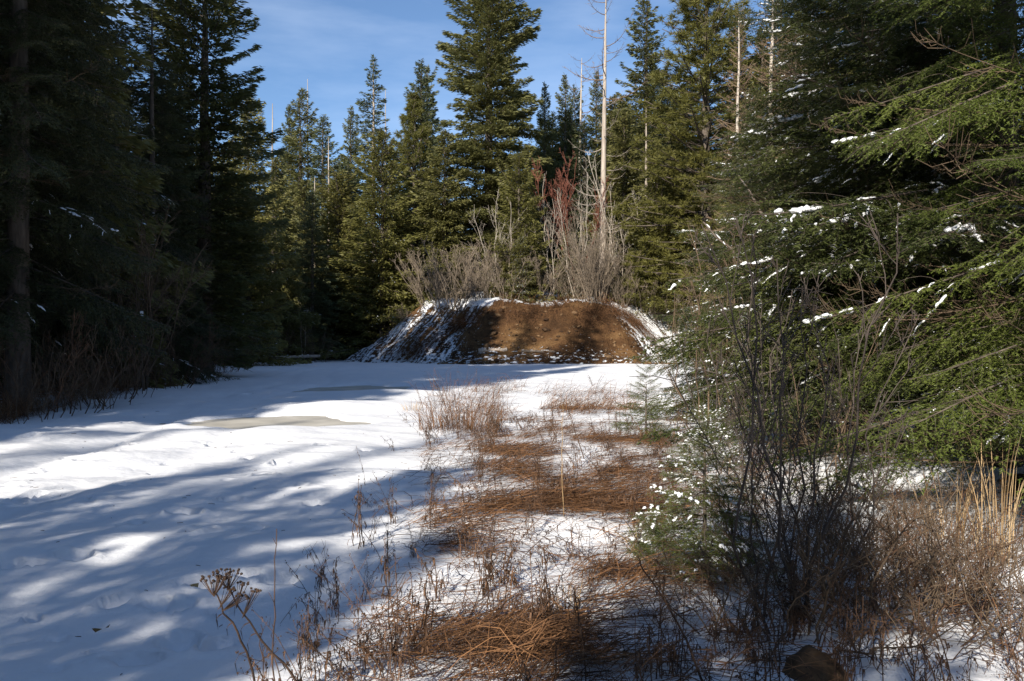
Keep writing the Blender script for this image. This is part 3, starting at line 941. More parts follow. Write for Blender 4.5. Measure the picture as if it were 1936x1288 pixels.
# unseen firs behind and beside the viewpoint, placed for shade and less skylight
SHADE = [(-7.4, -5.6, 8.6, 'young_b'), (-5.8, -5.3, 6.6, 'young_b'), (-9.4, -3.3, 7.2, 'young_b'), (-20.4, -28, 22, 'spire'),  (-8.6, -5.0, 8.0, 'young_b'), (-6.6, -6.4, 6.3, 'young_b'), (-3.1, -6.0, 7.6, 'young_b'), (-4.0, -6.4, 5.8, 'young_b'), (-10, -4.2, 6.5, 'young_b'),
         (-11.5, -6.5, 8, 'hem'), (-6.2, -17.5, 30, 'high'), (-5.4, -18.8, 29, 'high'), (-5.0, -20.5, 31, 'high'), (-5.9, -12, 6.5, 'young'), (-19.2, -28, 23, 'spire'), (-23.5, -27, 24, 'spire'), (-14.5, -36, 22, 'spire'), (-9, -30, 14, 'spire_b'), (-29.5, -25, 26, 'spire_b'),
         (-18, -4, 29, 'fir_a'), (-17.5, 4, 28, 'fir_b'), (-21, -11, 31, 'fir_b'), (-22, 1, 31, 'big_b'), (-24, 9, 30, 'fir_b'), (-26, -5, 26, 'fir_a'), (-28, 14, 28, 'big_b'), (-30, -14, 27, 'fir_b'), (-33, 2, 28, 'big_b'),
         (-35, 20, 27, 'fir_a'), (-38, 34, 21, 'fir_b'), (-38, -8, 28, 'fir_b'), (-41, 14, 28, 'big_b'), (-33, 30, 20, 'fir_b'), (-37, 44, 20, 'fir_a'),
         (9, -4, 18, 'fir_b'), (12, 3, 20, 'fir_a'), (8, -14, 22, 'big_b'), (15, -10, 24, 'fir_b'), (3, -24, 22, 'fir_a'), (11, -26, 24, 'fir_b'), (19, -2, 24, 'fir_a'), (20, -18, 25, 'fir_b'), (-6, -48, 22, 'fir_b'), (-38, -30, 28, 'fir_b'), (-14, -55, 26, 'fir_a'), (2, -42, 24, 'fir_b')]
for x, y, H, k in SHADE:
    tree(k, x, y, H, 'unseen fir around the viewpoint, placed for its shade', 'unseen firs around the viewpoint, placed for their shade', wide=1.0 if H < 12 else (.7 if k[:5] == 'spire' else 1.0))


# ------------------------------------------------------------------ standing dead trees
def arc_branch(rng, L_, up=0.35, sag=.3, r=.025, n=7, twigs=10, mat='snag'):
    b = MB()
    s = np.linspace(0, 1, n)
    P = np.stack([L_ * s, .08 * L_ * np.sin(s * 3 + rng.uniform(0, 6)) * s, L_ * (-sag * s + (sag + up) * s ** 2.2)], -1)
    b.tubes(P, (r * (1 - .85 * s))[None], 4, 0, .5)
    Q = []; q = []
    for i in range(twigs):
        t = rng.uniform(.3, 1) * (n - 1); j = min(n - 2, int(t)); p = P[j] + (P[j + 1] - P[j]) * (t - j)
        d = unit(np.array([rng.uniform(.3, 1), rng.choice([-1, 1]) * rng.uniform(.3, .9), rng.normal(.1, .4)])); l = rng.uniform(.1, .3) * L_ * (1.2 - t / n)
        Q.append(np.stack([p, p + d * l * .6, p + d * l + [0, 0, .04]])); q.append([r * .3, r * .24, r * .12])
    if Q:
        b.tubes(np.array(Q), np.array(q), 3, 0, .5)
    return b.mesh('branch', [M[mat]])


rs = np.random.default_rng(33)
ARC = [arc_branch(rs, 1.0, rs.uniform(.2, .5), rs.uniform(.2, .5), .013) for _ in range(5)]
ARCT = [arc_branch(rs, 1.0, rs.uniform(.3, .7), rs.uniform(.0, .2), .016, twigs=16, mat='larch') for _ in range(5)]


def snag(px, base, top, d, r0, label, nb, Lb, zone=(.25, 1.0), mat='snag', lean=0., twiggy=False, zbase=None):
    x, y, zt = at(px, top, d)
    zb = gz(x, y) if zbase is None else zbase
    t = thing('dead_tree', label, 'dead tree', (x, y, zb))
    H = zt - zb
    t.rotation_euler = (0, lean, 0)
    link('trunk', trunk_mesh(rs, 'trunk', H, r0, mat, .006, .025, 9), t)
    for i in range(nb):
        f = zone[0] + (zone[1] - zone[0]) * (i + rs.uniform()) / nb
        l = Lb * (1.15 - f * .75) * rs.uniform(.6, 1.2) * (1.5 if twiggy and f > .62 else 1)
        link('branch', (ARCT if twiggy and f > .62 else ARC)[i % 5], t, (0, 0, f * H), (0, rs.normal(0, .12), rs.uniform(0, 6.28)), l)
    return t


snag(1138, 480, -30, 67, .30, 'tall pale dead trunk with curved bare limbs rising from the bank brush', 46, 3.3, (.22, .99), twiggy=True, lean=.012)
snag(1092, 400, 105, 82, .20, 'white barked dead tree with thin twiggy top left of the tall pale trunk', 34, 2.2, (.45, .99), 'pale', twiggy=True, lean=.015)
snag(728, 400, 165, 90, .13, 'thin dead spike right of the slender fir in the sky gap', 26, 1.2)
snag(582, 400, 145, 84, .13, 'thin dead spike sticking out of the dark uneven topped fir', 22, 1.0)
snag(622, 470, 255, 78, .17, 'pale dead trunk on the left edge of the sky gap, bare to its top', 22, 1.2)
snag(516, 330, 190, 66, .14, 'thin pale dead tree beside the ragged sunlit fir', 22, 1.2)
snag(595, 500, 330, 70, .12, 'pale bare trunk standing low in front of the dark clump', 12, 1.0)
snag(1222, 300, 195, 72, .19, 'broken pale trunk among the olive firs right of the tall pale trunk', 10, 1.6)


# ------------------------------------------------------------------ bare saplings and shrubs
def bare_stem(seed, H, r0, lean=.15, nb=10, sub=6, bl=.45, up=.8, mat='twig', start=.3, wob=.03, fine=.0035):
    rng = np.random.default_rng(seed)
    b = MB()
    n = 9
    s = np.linspace(0, 1, n)
    P = np.stack([np.cumsum(rng.normal(lean / n, wob, n)) * H, np.cumsum(rng.normal(0, wob, n)) * H, s * H], -1)
    P -= P[0]
    b.tubes(P, (r0 * (1 - .8 * s) + fine * .5)[None], 5, 0, .5)
    A = []; ar = []; B_ = []; br_ = []
    for i in range(nb):
        t = rng.uniform(start, .97); u = t * (n - 1); j = min(n - 2, int(u)); p = P[j] + (P[j + 1] - P[j]) * (u - j)
        a = rng.uniform(0, 6.28)
        d = np.array([math.cos(a), math.sin(a), up * rng.uniform(.5, 1.6)]); d = unit(d)
        l = bl * H * (1.15 - t) * rng.uniform(.5, 1.2)
        ss = np.linspace(0, 1, 5)
        Q = p + d * (l * ss)[:, None] + np.array([0, 0, 1.]) * (l * .18 * ss ** 2)[:, None] + np.cumsum(rng.normal(0, .025 * l, (5, 3)), 0) * (ss > 0)[:, None]
        A.append(Q); ar.append(np.maximum(r0 * .45 * (1 - t * .5) * (1 - .8 * ss), fine))
        for k in range(sub):
            v = rng.uniform(.15, 1) * 4; j = min(3, int(v)); p2 = Q[j] + (Q[j + 1] - Q[j]) * (v - j)
            d2 = unit(d + rng.normal(0, .6, 3)); l2 = l * rng.uniform(.15, .5)
            B_.append(np.stack([p2, p2 + d2 * l2 * .5 + rng.normal(0, .03 * l2, 3), p2 + d2 * l2 + rng.normal(0, .06 * l2, 3)])); br_.append([fine, fine * .8, fine * .5])
    b.tubes(np.array(A), np.array(ar), 3, 0, .5)
    if B_:
        b.tubes(np.array(B_), np.array(br_), 3, 0, rng.uniform(.3, .8, len(B_)))
    return b.mesh('stem', [M[mat]])


ST = {
    'pale': [bare_stem(100 + i, 5.0, .019, rs.normal(0, .1), 13, 4, .40, 1.8, 'pale', .18, .014, .0045) for i in range(5)],
    'haze': [bare_stem(110 + i, 2.2, .014, rs.normal(.15, .15), 10, 6, .45, 1.5, 'scrub', .12, .03, .006) for i in range(6)],
    'edge': [bare_stem(190 + i, 2.2, .012, rs.normal(.15, .15), 10, 6, .45, 1.5, 'weed' if i % 2 else 'twig', .12, .03, .005) for i in range(6)],
    'far': [bare_stem(120 + i, 4.0, .018, rs.normal(.1, .08), 16, 8, .35, 2.5, 'scrub', .08, .02, .0065) for i in range(5)],
    'red': [bare_stem(130 + i, 4.0, .012, rs.normal(.1, .08), 14, 7, .35, 2.0, 'redtwig', .5, .015, .0065) for i in range(4)],
    'alder': [bare_stem(140 + i, 3.6, .018, rs.normal(.12, .08), 10, 7, .35, 1.6, 'twig', .25, .025, .0045) for i in range(6)],
    'dark': [bare_stem(150 + i, 2.4, .0085, rs.normal(.05, .08), 9, 6, .38, 1.6, 'darktwig', .3, .025, .003) for i in range(6)],
    'brush': [bare_stem(160 + i, 1.1, .0065, rs.normal(.2, .2), 8, 5, .5, .8, 'twig', .1, .045, .0028) for i in range(8)],
    'brushr': [bare_stem(170 + i, 0.9, .005, rs.normal(.2, .2), 7, 5, .5, .8, 'weed', .1, .05, .0028) for i in range(6)],
    'left': [bare_stem(180 + i, 5.2, .028, rs.normal(.15, .12), 14, 8, .4, 1.3, 'twig', .2, .025, .007) for i in range(6)],
}


def shrub(key, x, y, n, H, h0, spread, label, cat='shrub', name='bare_shrub', group=None, tilt=.25, z=None):
    t = thing(name, label, cat, (x, y, (gz(x, y) if z is None else z) - .03), 0, group)
    for i in range(n):
        a = rs.uniform(0, 6.28); r = spread * math.sqrt(rs.uniform())
        s = H / h0 * rs.uniform(.6, 1.1)
        link('stem', ST[key][rs.integers(len(ST[key]))], t, (r * math.cos(a), r * math.sin(a), 0), (rs.normal(0, tilt * .3), rs.uniform(0, tilt), a + rs.normal(0, .7)), s)
    return t


def shrub_px(key, px, d, n, top, h0, spread, label, **kw):
    x, y, zt = at(px, top, d)
    return shrub(key, x, y, n, max(.4, zt - gz(x, y)), h0, spread, label, **kw)


SAP = [(925, 63, 2, 350, 'pair of pale bare saplings at the left brink of the bank'), (948, 63.5, 2, 385, 'pale sapling leaning over the left brink beside the pair'),
       (1003, 64, 2, 370, 'pale bare saplings just right of the young yellow fir'), (1037, 64, 2, 330, 'pale forked sapling halfway between the young yellow fir and tall dead trunk'),
       (1090, 64, 3, 330, 'bundle of pale saplings left of the tall dead trunk'), (1112, 66, 2, 345, 'pale saplings at the left foot of the tall dead trunk'),
       (1180, 66, 3, 300, 'fan of pale saplings right of the tall dead trunk'), (1205, 65, 2, 330, 'thin pale saplings at the edge of the olive firs'),
       (575, 62, 2, 560, 'pale bare saplings at the far end of the road'), (1270, 62, 1, 500, 'short pale sapling above the snowy end of the bank')]
for px, d, n, top, lab in SAP:
    shrub_px('pale', px, d, n, top, 5.0, .35, lab, name='bare_sapling', cat='sapling', tilt=.28)
shrub_px('red', 1082, 65.5, 9, 310, 4.0, 1.0, 'red twigged bush behind the pale saplings on the bank')
shrub_px('far', 1125, 61.2, 26, 395, 4.0, .75, 'dense upright grey willow clump on the brink of the bank')
for i in range(28):
    px = 805 + 470 * (i + rs.uniform(.2, .8)) / 28
    d = rs.uniform(61.5, 66)
    shrub_px('haze', px, d, 12, rs.uniform(455, 525) + (20 if px > 1180 else 0), 2.2, .8, ORD[i] + ' low brown twig tangle from the left along the bank top', group='twig tangles along the top of the bank')
for i in range(12):
    px = rs.uniform(690, 800); d = 63 + (800 - px) * .035
    x, y, _ = at(px, 600, d)
    shrub('haze', x, y, 6, rs.uniform(.8, 1.5), 2.2, .5, 'thin brown scrub on the left shoulder of the bank', group='scrub on the left shoulder of the bank')

shrub('left', -11.9, 26, 16, 5.6, 5.2, .55, 'large bare many stemmed shrub at the forest edge on the left, with an arching branch', tilt=.42)
EDGE = sorted([(25, 16.8, 1.7), (75, 17.6, 2.1), (130, 18.6, 2.4), (165, 20, 1.8), (205, 21, 2.2), (240, 23.5, 1.8), (300, 26.5, 1.8), (330, 28, 2.4), (350, 31, 1.6), (385, 33, 2.2), (425, 42, 2.2), (455, 49, 2.6), (520, 60, 3.2), (600, 61, 2.6), (560, 63, 3.0), (480, 56, 2.6)])
for i, (px, d, H) in enumerate(EDGE):
    x, y, _ = at(px, 700, d)
    shrub('edge' if i % 3 else 'alder', x, y, 11, H, 2.2 if i % 3 else 3.6, .7, ORD[i] + ' shaded bare bush from the left picture edge along the forest edge', group='bare bushes along the left forest edge', tilt=.5)

shrub_px('alder', 1350, 13, 6, 400, 3.6, .30, 'fan of thin grey alder stems between the snowy fir and the small snow capped fir', tilt=.2)
shrub_px('alder', 1445, 15, 4, 330, 3.6, .4, 'grey brown alder stems in front of the snowy fir', tilt=.2)
shrub_px('alder', 1545, 8.2, 4, 560, 3.6, .12, 'pale forked bush with long bare twigs before the green boughs', tilt=.35)
shrub('dark', 1.55, 5.0, 9, 2.4, 2.4, .30, 'dark many stemmed clump rising from the snow in the right foreground', tilt=.16)
shrub('dark', 1.95, 5.5, 9, 2.2, 2.4, .2, 'smaller dark stemmed clump just right of the big dark clump', tilt=.3)
shrub('dark', 1.75, 6.3, 3, 2.3, 2.4, .1, 'few dark bare stems beside the small snow capped fir', tilt=.2)
BR = [(1.75, 4.6), (2.05, 4.9), (2.35, 4.7), (2.6, 5.1), (2.25, 5.5), (2.75, 5.7), (3.1, 5.3), (3.2, 6.0), (2.5, 6.3), (3.0, 6.8), (3.6, 6.6), (2.2, 6.9), (3.9, 7.4), (2.7, 7.6), (3.4, 8.0), (2.2, 8.2), (4.3, 8.2), (3.0, 9.0), (4.0, 9.2),
      (2.0, 4.3), (2.5, 4.2), (1.35, 4.6), (2.9, 4.6), (3.0, 10.4), (2.4, 9.6), (3.6, 10.5), (1.9, 10.5), (2.8, 12.0), (3.3, 13.0), (2.4, 13.5), (4.1, 11.8), (3.9, 14), (3.4, 16), (4.3, 18), (3.8, 20), (2.1, 7.5), (1.8, 6.6), (2.3, 5.9)]
BR = sorted(BR, key=lambda q: q[1])
for i, (x, y) in enumerate(BR):
    shrub(['brush', 'brushr', 'brush'][i % 3], x, y, 12, max(.42, 1.45 - .12 * y) * rs.uniform(.7, 1.05), 1.05, .35, (ORD[i] + ' nearest tangle of brown brush under the boughs at right') if i < 30 else 'far tangle of thin brown brush beyond the dark clump at the right', group='brush tangles under the boughs at the right', tilt=.7)


# ------------------------------------------------------------------ near conifers: boughs with every twig and needle
def bough(seed, Lb, kindb='frond', droop=.25, sec=.075, needle=.024, nw=.0055, dens=1.0, secl=.40, hang=.15, mat='frond', snowmul=1.0, dust=0.0):
    """returns (bough mesh, snow mesh)"""
    rng = np.random.default_rng(seed)
    b = MB()
    ns = 12
    s = np.linspace(0, 1, ns)
    z = Lb * (.04 * s - droop * s ** 1.8 + .10 * s ** 4)
    y = Lb * .05 * np.sin(s * 2.5 + rng.uniform(0, 6)) * s
    P = np.stack([Lb * s, y, z], -1)
    b.tubes(P, (.003 + .006 * Lb * (1 - s) ** 1.2)[None], 5, 1, .4)
    tw_o = []; tw_d = []; tw_l = []; A = []; ar = []
    cnt = int(Lb / sec)
    snowpts = []; bald = set()
    for i in range(cnt):
        t = .10 + .90 * (i + rng.uniform(-.3, .3)) / cnt
        t = min(max(t, .06), 1)
        u = t * (ns - 1); j = min(ns - 2, int(u)); p = P[j] + (P[j + 1] - P[j]) * (u - j)
        tg = unit(P[j + 1] - P[j])
        for side in (-1, 1):
            if rng.uniform() < .10:
                continue
            l = Lb * secl * (1 - t) ** .75 * min(1, .35 + t * 2.2) * rng.uniform(.65, 1.15) + .07
            an = rng.uniform(.75, 1.1)
            d0 = unit(tg * math.cos(an) + np.array([0, side, 0]) * math.sin(an) + np.array([0, 0, rng.normal(0, .2)]))
            ss = np.linspace(0, 1, 5)
            Q = p + d0 * (l * ss)[:, None] + tg * (l * .18 * ss ** 2)[:, None] + np.array([0, 0, -1.]) * (l * (hang + rng.uniform(0, .12)) * ss ** 1.8)[:, None]
            if rng.uniform() < .12:
                A.append(Q); ar.append(.0028 * (1 - .6 * ss)); continue
            A.append(Q); ar.append(.0016 * (1 - .6 * ss) + .002 * l * (1 - ss))
            tw_o.append(Q[:-1]); tw_d.append(Q[1:] - Q[:-1]); tw_l.append(np.linalg.norm(Q[1:] - Q[:-1], axis=1))
            if rng.uniform() < .42:
                snowpts.append((Q, tg, l))
            nt_ = int(l / .042)
            for k in range(nt_):
                v = (.12 + .86 * (k + rng.uniform(0, .5)) / max(1, nt_)) * 4; jj = min(3, int(v)); p2 = Q[jj] + (Q[jj + 1] - Q[jj]) * (v - jj)
                t2 = unit(Q[jj + 1] - Q[jj]); sd2 = unit(np.cross([0, 0, 1.], t2)) * (1 if k % 2 else -1)
                l2 = (.05 + .26 * l * (1 - v / 4.6)) * rng.uniform(.6, 1.15)
                d2 = unit(t2 * rng.uniform(.6, .9) + sd2 * rng.uniform(.6, 1.0) + np.array([0, 0, rng.normal(-.06 - hang * .4, .24)]))
                tw_o.append(p2[None]); tw_d.append((d2 * l2)[None]); tw_l.append(np.array([l2]))
    b.tubes(np.array(A), np.array(ar), 3, 1, .4)
    O = np.concatenate(tw_o); D = np.concatenate(tw_d); l = np.concatenate(tw_l)
    D = D / np.maximum(l, 1e-6)[:, None]
    tip = [P[-2], P[-1]]
    cntn = np.maximum(2, (l / .0105 * dens)).astype(int)
    idx = np.repeat(np.arange(len(O)), cntn)
    m = len(idx)
    f = rng.uniform(0, 1, m)
    base = O[idx] + D[idx] * (l[idx] * f)[:, None]
    sd = unit(np.cross(np.array([0, 0, 1.]), D[idx]))
    sg = np.where(rng.uniform(0, 1, m) < .5, -1., 1.)
    nd_ = unit(sd * (sg * rng.uniform(.5, 1., m))[:, None] + D[idx] * rng.uniform(.4, 1.1, m)[:, None] + np.array([0, 0, 1.]) * rng.normal(.05, .4, m)[:, None])
    S = unit(np.cross(nd_, np.array([0, 0, 1.]) + rng.normal(0, .8, (m, 3))))
    tint = np.clip(.25 + .5 * rng.uniform(0, 1, len(O))[idx] + rng.normal(0, .12, m), 0, .95)
    ln = needle * rng.uniform(.7, 1.25, m)
    dk = (rng.uniform(0, 1, len(O)) < dust)[idx] & (rng.uniform(0, 1, m) < .55)
    b.needles(base[~dk], nd_[~dk], S[~dk], ln[~dk], nw, 0, tint[~dk])
    if dk.any():
        S2 = unit(np.cross(nd_[dk], [0, 0, 1.0]))
        b.needles(base[dk] + [0, 0, .006], unit(nd_[dk] * [1, 1, .3]), S2, ln[dk] * .8, nw * 1.2, 2, .5)
    bm_ = b.mesh('bough', [M[mat], M['bark'], M['snow']])
    # snow resting on it: lumpy caps strung along the twigs
    sb = MB()
    for Q, ax, ll in snowpts:
        if rng.uniform() < .3:
            continue
        a0 = rng.uniform(.1, .8); a1 = min(1.0, a0 + rng.uniform(.10, .38)); k = 7
        tt = np.linspace(a0, a1, k) * 4; jj = np.minimum(3, tt.astype(int))
        R_ = Q[jj] + (Q[jj + 1] - Q[jj]) * (tt - jj)[:, None] + rng.normal(0, .004, (k, 3))
        rad = np.sin(np.linspace(.15, PI - .1, k)) ** .6 * rng.uniform(.005, .013) * snowmul * rng.uniform(.4, 1.4, k) * (.7 + .2 * Lb)
        R_[:, 2] += rad * .7 + .002
        sb.tubes(R_[None], rad[None], 6, 0, .5)
    for q in range(rng.integers(1, 4)):
        t = rng.uniform(.35, .93)
        for k in range(rng.integers(2, 6)):
            if rng.uniform() < .25:
                continue
            u = min(.99, t + k * .022) * (ns - 1); j = min(ns - 2, int(u)); p = P[j] + (P[j + 1] - P[j]) * (u - j)
            sb.blob(p + [0, rng.normal(0, .022), .010], P[j + 1] - P[j] + np.array([0, rng.normal(0, .06), 0]), Lb * rng.uniform(.009, .02) * snowmul, Lb * rng.uniform(.007, .015) * snowmul, Lb * rng.uniform(.005, .010) * snowmul, 0, rng, 8, 5, .28)
    return bm_, sb.mesh('snow', [M['snow']])


BG = {
    'fir': [bough(200 + i, 2.4, droop=rs.uniform(.12, .36), needle=.033, nw=.0105, hang=.24, dust=.09) for i in range(4)],
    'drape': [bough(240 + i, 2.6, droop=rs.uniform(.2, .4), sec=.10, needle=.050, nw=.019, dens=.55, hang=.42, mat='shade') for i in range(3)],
    'firs': [bough(210 + i, 1.3, droop=rs.uniform(.08, .22), sec=.06, secl=.45) for i in range(3)],
    'hem': [bough(220 + i, 2.2, droop=rs.uniform(.25, .42), hang=.32, needle=.026, nw=.0095, mat='hemlock', secl=.42, dust=.025) for i in range(3)],
    'tiny': [bough(230 + i, .55, droop=rs.uniform(.1, .3), sec=.035, secl=.5, needle=.024, nw=.0042, dens=1.1, mat='hemlock', snowmul=1.5, dust=.10) for i in range(3)],
}
DEADB = [arc_branch(rs, 1.0, rs.uniform(-.1, .2), rs.uniform(.05, .3), .0055, twigs=34, mat='twig') for _ in range(4)]
BL = {'drape': 2.6, 'fir': 2.4, 'firs': 1.3, 'hem': 2.2, 'tiny': .55}


def near_tree(key, x, y, H, R, r0, n, label, z0=.4, name='fir_tree', snowp=.5, prof=.8, dead=0, e0=-.05, e1=.55, cat='tree', zmax=None, amid=None):
    t = thing(name, label, cat, (x, y, gz(x, y)))
    link('trunk', trunk_mesh(rs, 'trunk', H, r0, 'bark', .006, .006, 9), t)
    for i in range(n):
        f = (i + rs.uniform()) / n
        zt = z0 + (((zmax or H) * .985) - z0) * f
        q = 1 - (zt - z0) / (H - z0)
        l = max(.18, R * q ** prof * rs.uniform(.7, 1.12))
        v = BG[key][rs.integers(len(BG[key]))]
        a = i * 2.4 + rs.normal(0, .4)
        if amid is not None and rs.uniform() < .45:
            a = amid + rs.normal(0, .7)
        br = link('branch', v[0], t, (0, 0, zt), (rs.normal(0, .15), -(e0 + (e1 - e0) * (1 - q) ** 1.6 + rs.normal(0, .07)), a), l / BL[key])
        if rs.uniform() < snowp:
            link('snow', v[1], br)['kind'] = 'stuff'
    for i in range(dead):
        zt = rs.uniform(.3, .55 * (zmax or H))
        link('dead_branch', DEADB[i % 4], t, (0, 0, zt), (0, rs.uniform(-.1, .25), rs.uniform(0, 6.28)), R * rs.uniform(.5, .95))
    return t


near_tree('fir', 5.7, 9.6, 13, 3.9, .17, 100, 'large dark fir with snow on its left bough tips at the upper right', z0=1.2, snowp=.6, dead=40, zmax=9, amid=PI)
near_tree('hem', 4.75, 6.6, 10, 2.6, .12, 54, 'bright green fir with feathery boughs reaching in from the right edge', z0=.9, snowp=.3, dead=55, zmax=6.5, amid=PI * .95, prof=.5)
near_tree('fir', 5.2, 17, 6.4, 2.8, .10, 125, 'snow flecked fir whose left boughs hang over the end of the bank', z0=.5, snowp=.6, prof=.6, amid=PI * 1.1)
near_tree('fir', 4.7, 11.2, 9.5, 2.6, .10, 120, 'snow dusted fir with lit bough tips left of the large dark fir', z0=1.0, snowp=.85, dead=25, prof=.6, amid=PI)
near_tree('fir', 6.6, 13.2, 14, 3.2, .16, 130, 'dark fir behind the large dark fir, snow in its shade', z0=.8, snowp=.45, dead=20, zmax=10, amid=PI)
near_tree('fir', 4.9, 12.2, 3.6, 2.0, .06, 70, 'low snowy fir under the large dark fir', z0=.3, snowp=.7, prof=.6, amid=PI * 1.1)
near_tree('fir', 9.2, 10.5, 13, 3.2, .16, 90, 'fir at the right edge behind the bright green boughs', z0=.8, snowp=.3, dead=10, zmax=9, amid=PI)
near_tree('tiny', 1.36, 5.85, 1.12, .62, .016, 56, 'small snow capped fir in the right foreground beside dark stems', z0=.16, snowp=.7, prof=.6, e0=-.1, e1=.7)
near_tree('tiny', 2.1, 13.0, 1.15, .60, .016, 40, 'sparse little fir standing in the brown grass right of the ditch', z0=.15, snowp=.1, prof=.7, e0=.1, e1=.8)
near_tree('tiny', 1.0, 5.75, .32, .26, .008, 24, 'tiny green fir seedling low in the snow left of the snow capped fir', z0=.05, snowp=.0, prof=.5, e0=.3, e1=1.0)
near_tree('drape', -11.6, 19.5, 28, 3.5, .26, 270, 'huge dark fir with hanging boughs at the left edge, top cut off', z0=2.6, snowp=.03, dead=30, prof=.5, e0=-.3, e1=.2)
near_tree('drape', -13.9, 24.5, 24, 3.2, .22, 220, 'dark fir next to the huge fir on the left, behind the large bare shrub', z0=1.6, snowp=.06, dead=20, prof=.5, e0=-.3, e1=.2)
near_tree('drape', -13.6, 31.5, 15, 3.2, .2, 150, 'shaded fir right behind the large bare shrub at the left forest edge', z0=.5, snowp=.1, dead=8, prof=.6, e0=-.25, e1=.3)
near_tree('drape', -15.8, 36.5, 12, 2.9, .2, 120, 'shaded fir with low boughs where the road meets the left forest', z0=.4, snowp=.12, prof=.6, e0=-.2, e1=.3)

# leaning snow covered trunks in the right thicket
for (a, c, r, lab) in [((1395, 330, 15), (1540, 560, 13.4), .035, 'thin leaning trunk with a line of snow, upper of two in the right thicket'),
                       ((1330, 420, 15.4), (1500, 600, 13.6), .030, 'thin leaning trunk with a line of snow, lower of two in the right thicket'),
                       ((1580, 860, 8.4), (1690, 1010, 7.6), .022, 'short pale leaning stick in the brush at the right')]:
    p, q = np.array(at(*a)), np.array(at(*c))
    t = thing('leaning_trunk', lab, 'fallen trunk', tuple(q))
    b = MB(); s = np.linspace(0, 1, 7)[:, None]
    PP = (p - q) * s + rs.normal(0, .03, (7, 3)) * np.sin(s * PI)
    b.tubes(PP, (r * (1.1 - .6 * s[:, 0]))[None], 6, 0, .5)
    link('wood', b.mesh('wood', [M['bark']]), t)
    b = MB()
    for k in range(15):
        f = rs.uniform(.05, .95); pt = (p - q) * f
        b.blob(pt + [0, 0, r * .75], p - q, rs.uniform(.03, .10), r * rs.uniform(.35, .7), r * rs.uniform(.25, .5), 0, rs, 7, 5, .2)
    link('snow', b.mesh('snow', [M['snow']]), t)['kind'] = 'stuff'


# ------------------------------------------------------------------ logs, rock, marker
def log(p, q, r, label, mat='snag', stubs=0):
    p, q = np.array(p), np.array(q)
    t = thing('fallen_log', label, 'log', tuple((p + q) / 2))
    b = MB(); s = np.linspace(-.5, .5, 8)[:, None]
    PP = (q - p) * s + rs.normal(0, r * .15, (8, 3))
    rr = r * (1 - .25 * (s[:, 0] + .5)) * rs.uniform(.92, 1.08, 8)
    b.tubes(PP, rr[None], 9, 0, .5)
    for e_, k in ((0, 1), (7, -1)):
        b.blob(PP[e_], (q - p), .01, rr[e_] * .97, rr[e_] * .97, 0, rs, 9, 3, .05)
    link('wood', b.mesh('wood', [M[mat]]), t)
    b = MB()
    for k in range(7):
        f = rs.uniform(-.45, .45)
        b.blob((q - p) * f + [0, 0, r * .85], q - p, rs.uniform(.04, .10), r * rs.uniform(.3, .5), r * rs.uniform(.12, .22), 0, rs, 8, 5, .2)
    link('snow', b.mesh('snow', [M['snow']]), t)['kind'] = 'stuff'


def on_bank(px, py, lift=.05):
    """where the sight line through a photo pixel meets the bank"""
    for d in np.arange(50, 75, .05):
        x, y, z = at(px, py, d)
        if z <= gz(x, y) + lift:
            return x, y, z
    return at(px, py, 60)


log(on_bank(905, 663), on_bank(958, 662), .19, 'short pale log lying at the foot of the brown bank')
log(on_bank(985, 664), on_bank(1050, 665), .10, 'thin dark log lying to the right of the pale log on the bank foot', 'bark')
x, y, z = at(470, 664, 58)
log((x - 2, 57, gz(x, 57) + .35), (x + 4.5, 60, gz(x, 60) + .5), .12, 'fallen pale pole lying at the far left end of the road')
log((x - 4, 55.5, gz(x, 55) + .25), (x + 2.5, 58, gz(x, 58) + .2), .14, 'second fallen pole crossing below the pale one at the far end of the road', 'bark')

b = MB()
rr_ = np.random.default_rng(3)
nu, nv = 26, 16
V = []
for i in range(nv):
    a = -PI / 2 + PI * i / (nv - 1)
    for j in range(nu):
        u = 2 * PI * j / nu
        k = 1 + .45 * (float(fbm(np.array([math.cos(u) * 1.5 + 4]), np.array([a * 1.4 + math.sin(u) * 1.5]), 5, 4)[0]) - .5)
        V.append((math.cos(a) * math.cos(u) * .17 * k, math.cos(a) * math.sin(u) * .15 * k, math.sin(a) * .15 * k))
F = [[i * nu + j, i * nu + (j + 1) % nu, (i + 1) * nu + (j + 1) % nu, (i + 1) * nu + j] for i in range(nv - 1) for j in range(nu)]
b.add(V, F, 0, .5, True)
M['rock'] = woody('mossy brown rock', (0.03, 0.02, 0.012), (0.14, 0.085, 0.045), 14, 1.0, 1.0)
x, y = at(1538, 1285, 3.95)[:2]
o = link('rock', b.mesh('rock', [M['rock']]), None, (x, y, gz(x, y) - .045), (0.1, .2, .4))
tag(o, 'rounded brown rock half sunk in the snow at the bottom right edge', 'rock')

